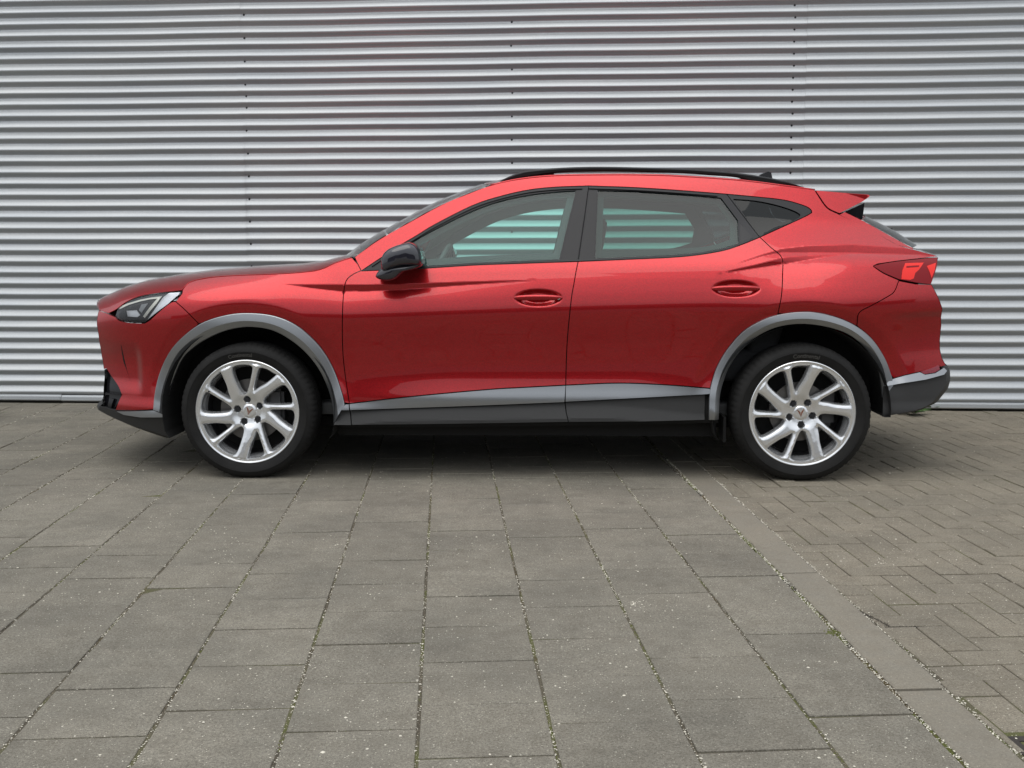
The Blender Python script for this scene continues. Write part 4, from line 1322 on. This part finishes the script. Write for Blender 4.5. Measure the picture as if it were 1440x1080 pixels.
# ---- door mirrors
def mirror(outl, U0, rings, mat, name, parent, s):
    P_ = np.array(TP(outl, U0)); c = P_.mean(0); k = len(P_); V, F = [], []
    for sc, du, dx in rings:
        for q in P_:
            r_ = c + (q - c) * sc; V.append((r_[0] + dx, -s * (U0 + du), r_[1]))
    n = len(rings)
    for j in range(n - 1):
        for i in range(k): F.append((j * k + i, j * k + (i + 1) % k, (j + 1) * k + (i + 1) % k, (j + 1) * k + i))
    F.append(tuple(range(k))); F.append(tuple((n - 1) * k + i for i in range(k)))
    o = mesh_obj(name, V, F, mat, parent)
    bm = bmesh.new(); bm.from_mesh(o.data); bmesh.ops.recalc_face_normals(bm, faces=bm.faces); bm.to_mesh(o.data); bm.free()
    return sharpen(o, 48)
mo = catmull([(535.5, 373), (537.5, 359.5), (545, 351), (555, 346), (566, 342.5), (576, 341), (585.5, 344.8), (590.5, 352), (592.3, 360), (592, 371.5), (580, 372.8), (564, 374), (548, 378), (538.5, 381.5)], 3, True)
ml = catmull([(527.5, 388), (532, 380.5), (539, 376), (550, 373.5), (570, 371.5), (592, 370), (591.5, 374), (584, 378), (570, 381.5), (563, 385.5), (556.5, 391.5), (545, 395), (534, 393.5), (529, 391)], 3, True)
for s in (1, -1):
    m_ = mirror(mo, 1.0, [(.86, -.15, .012), (.97, -.10, .006), (1.0, -.05, 0), (1.0, -.01, 0), (.965, .018, 0), (.85, .036, .002), (.6, .047, .004), (.3, .051, .004)], MIRB, "door_mirror", fd[s], s)
    mirror(ml, .99, [(.90, -.17, .0), (1.0, -.10, 0), (1.0, -.02, 0), (.95, .012, 0), (.75, .027, 0), (.4, .033, 0)], MIRB, "mirror_arm", fd[s], s)

# ---- underbody, wheel wells, hidden inner shell so that gaps read dark
def circ(cx, r, a0, a1, n=20): return [(cx + r * math.cos(math.radians(a0 + (a1 - a0) * i / n)), WZ + r * math.sin(math.radians(a0 + (a1 - a0) * i / n))) for i in range(n + 1)]
shell = [(-1.86, .45), (-1.76, .33)] + circ(WXF, .425, 180, 0) + [(-.92, .27), (.92, .27)] + circ(WXR, .425, 180, 0) + [(1.78, .33), (1.86, .45), (1.86, .78), (1.84, .94), (1.6, 1.0), (1.0, 1.0), (0, .97), (-.85, .955), (-1.2, .90), (-1.6, .84), (-1.86, .76)]
panel("inner_shell", shell, UNDER, car, off=-.028, gap=0, depth=.01, grid=.05, step=.05)
bm = bmesh.new()
box(bm, (-.05, 0, .235), (3.5, 1.20, .05)); box(bm, (0, 0, .235), (1.84, 1.50, .09)); box(bm, (-1.9, 0, .36), (.30, 1.0, .22)); box(bm, (1.80, 0, .42), (.30, 1.0, .14))
bm_obj("underbody", bm, UNDER, car)
flat_panel("sill_underside", [(470, 593), (1010, 588), (1010, 596), (900, 597.5), (700, 600), (480, 602)], UNDER, {1: car, -1: car}, lambda X, Z: usurf(X, np.full_like(Z, .42)) - .035, gap=0, depth=.08)
for cx in (WXF, WXR):
    for s in (1, -1):
        V, F = [], []; n = 28; R = .416
        for i in range(n + 1):
            a = math.radians(-22 + 224 * i / n); x, z = cx + R * math.cos(a), WZ + R * math.sin(a)
            z = max(z, .305 if (cx > 0 and x > cx) else .19)
            V += [(x, -s * .886, z), (x, -s * .56, z), (cx + .02 * math.cos(a), -s * .56, WZ)]
        for i in range(n):
            F.append((3 * i, 3 * i + 1, 3 * i + 4, 3 * i + 3)); F.append((3 * i + 1, 3 * i + 2, 3 * i + 5, 3 * i + 4))
        mesh_obj("wheel_arch_liner", V, F, LINER, car, smooth=False)
for s in (-1, 1):
    bm = bmesh.new(); box(bm, (.948, s * .76, .235), (.012, .15, .12)); bm_obj("mud_flap", bm, LINER, car)

# ---- interior
def rbox(name, c, s, mat, r=.03, ry=0.0, taper=(1, 1), seg=3, parent=None):
    bm = bmesh.new(); bmesh.ops.create_cube(bm, size=1)
    for v in bm.verts:
        k = taper if v.co.z > 0 else (1, 1)
        v.co.x *= s[0] * k[0]; v.co.y *= s[1] * k[1]; v.co.z *= s[2]
    bmesh.ops.bevel(bm, geom=list(bm.edges), offset=r, segments=seg, affect='EDGES', profile=.6)
    bmesh.ops.rotate(bm, verts=bm.verts, matrix=Matrix.Rotation(ry, 3, 'Y'))
    bmesh.ops.translate(bm, verts=bm.verts, vec=c)
    return sharpen(bm_obj(name, bm, mat, parent or car), 60)
for y in (-.37, .37):
    st = rbox("front_seat", (-.10, y, .50), (.52, .50, .16), SEAT, .05)
    rbox("backrest", (.215, y, .80), (.13, .48, .60), SEAT, .05, math.radians(17), (.8, .82), parent=st)
    rbox("headrest", (.345, y, 1.16), (.10, .25, .18), SEAT, .04, math.radians(12), (.9, .9), parent=st)
rs_ = rbox("rear_seat", (.95, 0, .52), (.50, 1.30, .16), SEAT, .05)
rbox("backrest", (1.23, 0, .80), (.14, 1.28, .60), SEAT, .05, math.radians(20), (.8, .95), parent=rs_)
for y in (-.40, 0, .40): rbox("headrest", (1.335, y, 1.10), (.09, .24, .15), SEAT, .035, math.radians(14), (.9, .9), parent=rs_)
rbox("dashboard", (-.98, 0, .86), (.50, 1.42, .26), INTER, .07)
rbox("centre_console", (-.45, 0, .50), (.80, .24, .26), INTER, .05)
rbox("cabin_floor", (.15, 0, .31), (2.5, 1.38, .06), INTER, .01)
def torus(name, c, R, r, tilt, mat, parent):
    V, F = [], []; n, m = 40, 10
    for i in range(n):
        a = 2 * math.pi * i / n
        for j in range(m):
            b = 2 * math.pi * j / m; rr = R + r * math.cos(b)
            p = Vector((r * math.sin(b) , rr * math.cos(a), rr * math.sin(a))); p.rotate(Matrix.Rotation(tilt, 3, 'Y')); V.append(p + Vector(c))
    for i in range(n):
        for j in range(m): F.append((i * m + j, i * m + (j + 1) % m, ((i + 1) % n) * m + (j + 1) % m, ((i + 1) % n) * m + j))
    return mesh_obj(name, V, F, mat, parent, smooth=True)
STW = simple("steering wheel leather", (.10, .10, .10), .5)
sw = torus("steering_wheel", (-.47, -.37, .945), .178, .015, math.radians(24), STW, car)
rbox("airbag_cover", (-.485, -.37, .94), (.05, .17, .13), STW, .02, math.radians(24), parent=sw)
rbox("steering_column", (-.66, -.37, .87), (.34, .09, .09), INTER, .02, math.radians(22), parent=sw)
rbox("instrument_hood", (-.80, -.37, 1.00), (.20, .34, .06), INTER, .02, parent=sw)
# inner door cards and headliner
card_f = [(-.86, .40), (.22, .36), (.27, .98), (-.80, .965)]
card_r = [(.24, .36), (.90, .40), (1.08, .74), (1.12, 1.0), (.29, .985)]
for pc, ow in ((card_f, fd), (card_r, rd)): panel("door_card", pc, INTER, ow, off=-.075, gap=0, depth=.03, grid=.08, step=.08)
hlE = [(x + .02, z - .028) for x, z in rE]; hlC = [(x, z - .035) for x, z in rC]
cap("headliner", hlE[3:], hlC[3:], INTERL, car, p=2.3, n=30, span=.93)
# inner faces of the pillars and cant rail, both sides, seen through the glass
inner_frames = [(frF, glassF), (frR, glassR)]
for fr, gl in inner_frames:
    panel("pillar_trim", TS(fr), INTER, car, off=-.050, holes=[shrink(TS(gl), .031)], gap=-.004, depth=.02, grid=.05, step=.03)
panel("pillar_trim", TS(frQ), INTER, car, off=-.050, holes=[shrink(TS(glassQ), .01)], gap=-.004, depth=.02, grid=.05, step=.03)
panel("cant_rail_trim", TS(chain([(560, 330), (612, 301), (664, 280), (704, 268), (760, 260), (828, 256), (958, 262), (1060, 272), (1150, 288)], [(1141, 299)], dlo_q, dlo_r, dlo_f[:-6])), INTERL, car, off=-.045, gap=0, depth=.02, grid=.05, step=.03)
mir = rbox("rear_view_mirror", (-.42, 0, 1.30), (.03, .24, .07), INTER, .012)

# ---- wheels
rim_out = .246
def build_wheel(cx, s, spin, letters):
    """s = 1 near side, -1 far side; local frame: x rearward, y inward, z up, origin at the hub"""
    fy = -s                     # outward direction in y
    Y0 = s * -.8                # wheel centre plane
    R = .3275
    # tyre: lathe, face at U=.905, inner face at .905-.225
    prof_t = [(.246, .093), (.252, .099), (.262, .104), (.274, .1095), (.286, .1125), (.2865, .1145), (.2895, .1145), (.290, .1120), (.300, .1085), (.310, .1015), (.318, .092), (.3235, .080), (.3262, .066),
              (.3275, .050), (.3276, .034), (.3225, .0335), (.3225, .0265), (.3277, .026), (.3277, .004), (.3225, .0035), (.3225, -.0035), (.3277, -.004), (.3277, -.026), (.3225, -.0265), (.3225, -.0335), (.3276, -.034), (.3275, -.050), (.3255, -.072), (.318, -.092), (.300, -.107), (.270, -.108), (.246, -.093)]
    n = 288; V, F = [], []; m = len(prof_t)
    for i in range(n):
        a = 2 * math.pi * i / n
        for k, (r, h) in enumerate(prof_t):
            rr = r
            if k in (9, 10, 11, 12, 13) and i % 4 == 0: rr -= .0030 if k > 9 else .0012
            if k in (26, 27) and i % 4 == 0: rr -= .003
            x, z = rr * math.sin(a), rr * math.cos(a)
            if z < -.3195: z = -.3195 - (abs(z) - .3195) * .28; 
            V.append((x, fy * h, z))
    for i in range(n):
        for k in range(m - 1):
            f = (i * m + k, i * m + k + 1, ((i + 1) % n) * m + k + 1, ((i + 1) % n) * m + k); F.append(f if s == 1 else f[::-1])
    wheel = None
    # rim barrel and lip
    lip = [(.2460, .094), (.2490, .0965), (.2490, .0990), (.2455, .1010), (.2410, .0990), (.2390, .093), (.2340, .084), (.2220, .066), (.2150, .050), (.2110, .030)]
    nb = 96; VB, FB = [], []; mb = len(lip)
    for i in range(nb):
        a = 2 * math.pi * i / nb
        for r, h in lip: VB.append((r * math.sin(a), fy * h, r * math.cos(a)))
    for i in range(nb):
        for k in range(mb - 1):
            f = (i * mb + k, i * mb + k + 1, ((i + 1) % nb) * mb + k + 1, ((i + 1) % nb) * mb + k); FB.append(f[::-1] if s == 1 else f)
    wheel = sharpen(mesh_obj("wheel", VB, FB, ALLOY, car), 40)
    wheel.location = (cx, Y0, WZ)
    V2, F2 = [], []; pr2 = ((.2110, .030), (.208, .0), (.206, -.06), (.225, -.09))
    for i in range(48):
        aa = 2 * math.pi * i / 48
        for r, h in pr2: V2.append((r * math.sin(aa), fy * h, r * math.cos(aa)))
    for i in range(48):
        for k in range(3):
            F2.append((i * 4 + k, i * 4 + k + 1, ((i + 1) % 48) * 4 + k + 1, ((i + 1) % 48) * 4 + k))
    mesh_obj("rim_barrel", V2, F2, DARKM, wheel, smooth=True)  # silver barrel continued in dark metal: shade of the depth put into its colour
    ty = mesh_obj("tyre", V, F, RUBBER, wheel); sharpen(ty, 38)
    # spoked face: disc with ten openings, traced in polar form (radius fraction, degrees)
    A = [(.820, 109.2), (.846, 105), (.850, 97), (.846, 89), (.836, 84), (.806, 81.6), (.60, 84.2), (.43, 89.5), (.36, 95), (.345, 102), (.385, 110), (.47, 112.3), (.60, 112.0), (.74, 111.3)]
    B = [(.81, 75.2), (.852, 72.2), (.870, 66), (.876, 60), (.884, 55), (.860, 51.0), (.68, 55.5), (.54, 63), (.425, 72.5), (.47, 76.8), (.62, 76.6)]
    RO = .2410
    A = [(r if r < .75 else min(.945, .75 + (r - .75) * 1.95), a) for r, a in A]; B = [(r if r < .75 else min(.945, .75 + (r - .75) * 1.7), a) for r, a in B]
    def pol(L, rot):
        return [(-s * -1 * 0 + (r * RO) * math.cos(math.radians(a + rot)), (r * RO) * math.sin(math.radians(a + rot))) for r, a in L]
    holes = []
    for k in range(5):
        for L in (A, B):
            h = shrink(catmull(pol(L, 72 * k + spin), 3, True), -.0004); holes.append(h)
    outer_ = [(RO * math.cos(2 * math.pi * i / 90), RO * math.sin(2 * math.pi * i / 90)) for i in range(90)]
    rv, rf = cdt(outer_, [resample(h, .006) for h in holes], .0055)
    dmin = np.full(len(rv), 1e9)
    for h in holes: dmin = np.minimum(dmin, dist_to(rv, h))
    rr = np.hypot(rv[:, 0], rv[:, 1])
    def face_h(r):
        return np.interp(r, [0, .026, .034, .060, .090, .150, .200, .224, .2410], [.066, .066, .061, .066, .074, .086, .0925, .0945, .0955])
    H = face_h(rr) + .42 * np.clip(dmin, 0, .013) * smooth((rr - .05) / .04) * smooth((.234 - rr) / .010)
    # wheel bolt pockets
    bolts = [(.057 * math.cos(math.radians(26.5 + 72 * k + spin)), .057 * math.sin(math.radians(26.5 + 72 * k + spin))) for k in range(5)]
    for bx, bz in bolts:
        d = np.hypot(rv[:, 0] - bx, rv[:, 1] - bz); H -= .012 * smooth((.017 - d) / .006)
    tri = rv[rf]; a2 = (tri[:, 1, 0] - tri[:, 0, 0]) * (tri[:, 2, 1] - tri[:, 0, 1]) - (tri[:, 2, 0] - tri[:, 0, 0]) * (tri[:, 1, 1] - tri[:, 0, 1])
    rf = np.where((a2 > 0)[:, None], rf, rf[:, ::-1])
    V = [(x, fy * h, z) for (x, z), h in zip(rv, H)]; F = [tuple(f) if s == 1 else tuple(f[::-1]) for f in rf]
    for h in holes:
        L0 = resample(h, .006); k0 = len(V); n_ = len(L0)
        # inward rings: chamfer then wall
        for sh, dh in ((0, 0), (.0034, -.0065), (.0048, -.020), (.0070, -.036)):
            Ls = shrink(L0, sh) if sh else L0
            for (x, z), (x0, z0) in zip(Ls, L0): V.append((x, fy * (float(face_h(math.hypot(x0, z0))) + dh), z))
        for q in range(3):
            for i in range(n_):
                j = (i + 1) % n_; f = (k0 + q * n_ + i, k0 + q * n_ + j, k0 + (q + 1) * n_ + j, k0 + (q + 1) * n_ + i)
                F.append(f)
    rim = mesh_obj("rim", V, F, ALLOY, wheel)
    bm = bmesh.new(); bm.from_mesh(rim.data); bmesh.ops.remove_doubles(bm, verts=bm.verts, dist=2e-5); bmesh.ops.recalc_face_normals(bm, faces=bm.faces); bm.to_mesh(rim.data); bm.free()
    sharpen(rim, 17)
    me = None
    for bx, bz in bolts:
        if me is None:
            bm = bmesh.new(); bmesh.ops.create_cone(bm, cap_ends=True, segments=14, radius1=.0125, radius2=.0105, depth=.014)
            bmesh.ops.rotate(bm, verts=bm.verts, matrix=Matrix.Rotation(math.pi / 2 * (1 if s == 1 else -1), 3, 'X'))
            me = bpy.data.meshes.new("wheel_bolt"); bm.to_mesh(me); bm.free(); me.materials.append(BOLT)
        o = bpy.data.objects.new("wheel_bolt", me); o.location = (bx, fy * .0625, bz); link(o, wheel)
    # disc, hub carrier
    def disc(name, r, t, y, mat, seg=48, c=(0, 0)):
        bm = bmesh.new(); bmesh.ops.create_cone(bm, cap_ends=True, segments=seg, radius1=r, radius2=r, depth=t)
        bmesh.ops.rotate(bm, verts=bm.verts, matrix=Matrix.Rotation(math.pi / 2, 3, 'X')); bmesh.ops.translate(bm, verts=bm.verts, vec=(c[0], y, c[1]))
        return sharpen(bm_obj(name, bm, mat, wheel), 40)
    disc("brake_disc", .150 if cx < 0 else .140, .022, fy * .010, DISC)
    disc("disc_hat", .083, .03, fy * .026, DARKM)
    disc("back_plate", .205, .006, fy * -.030, LINER)
    bm = bmesh.new(); box(bm, (.125, fy * .012, .02), (.075, .075, .17))
    bmesh.ops.bevel(bm, geom=list(bm.edges), offset=.015, segments=2, affect='EDGES'); bm_obj("brake_caliper", bm, DARKM, wheel)
    # valve
    va = math.radians(152 if cx < 0 else 18); disc("valve", .0042, .020, fy * .088, BOLT, 10, (.206 * math.cos(va), .206 * math.sin(va)))
    # copper emblem: three-pronged mark
    if True:
        em = []; half = [(.0, -.0110), (.0028, -.0035), (.0100, .0105), (.0052, .0068), (.0008, .0015)]
        a = math.radians(spin - 0) if cx < 0 else math.radians(spin)
        rot = math.radians(-16 if cx < 0 else 4)
        V, F = [], []
        for sg in (1, -1):
            k = len(V)
            pts = [(sg * (x + .0004), z) for x, z in [(1.75 * p_, 1.75 * q_) for p_, q_ in half]]
            for dy in (0, .0022):
                V += [(x * math.cos(rot) - z * math.sin(rot), fy * (.0655 + dy), x * math.sin(rot) + z * math.cos(rot)) for x, z in pts]
            F += [tuple(k + i for i in range(5)), tuple(k + 5 + i for i in range(5))] + [(k + i, k + (i + 1) % 5, k + 5 + (i + 1) % 5, k + 5 + i) for i in range(5)]
        mesh_obj("hub_emblem", V, F, COPPER, wheel)
    if letters:
        for txt, a0, size in letters:
            cu = bpy.data.curves.new("lettering", 'FONT'); cu.body = txt; cu.size = size; cu.align_x = 'CENTER'; cu.align_y = 'CENTER'; cu.extrude = .0006; cu.offset = .0005
            to = bpy.data.objects.new("lettering", cu); COL.objects.link(to)
            bpy.context.view_layer.update()
            me2 = bpy.data.meshes.new_from_object(to.evaluated_get(bpy.context.evaluated_depsgraph_get()))
            bpy.data.objects.remove(to)
            Rt = .2725
            for v in me2.vertices:
                x, y, z = v.co; ang = math.radians(a0) - x / Rt; r = Rt + y
                hh = np.interp(r, [.262, .274, .286], [.104, .1095, .1125]) + .0004 + z
                v.co = (r * math.cos(ang), fy * hh, r * math.sin(ang))
            me2.materials.clear(); me2.materials.append(TREAD); me2.name = "lettering"
            o = bpy.data.objects.new("lettering", me2); link(o, wheel)
    return wheel
build_wheel(WXF, 1, 0, [("Continental", 95, .024), ("ContiSport", -88, .016)][:1])
build_wheel(WXR, 1, 31, [("Continental", 88, .026)])
build_wheel(WXF, -1, 12, [])
build_wheel(WXR, -1, 40, [])
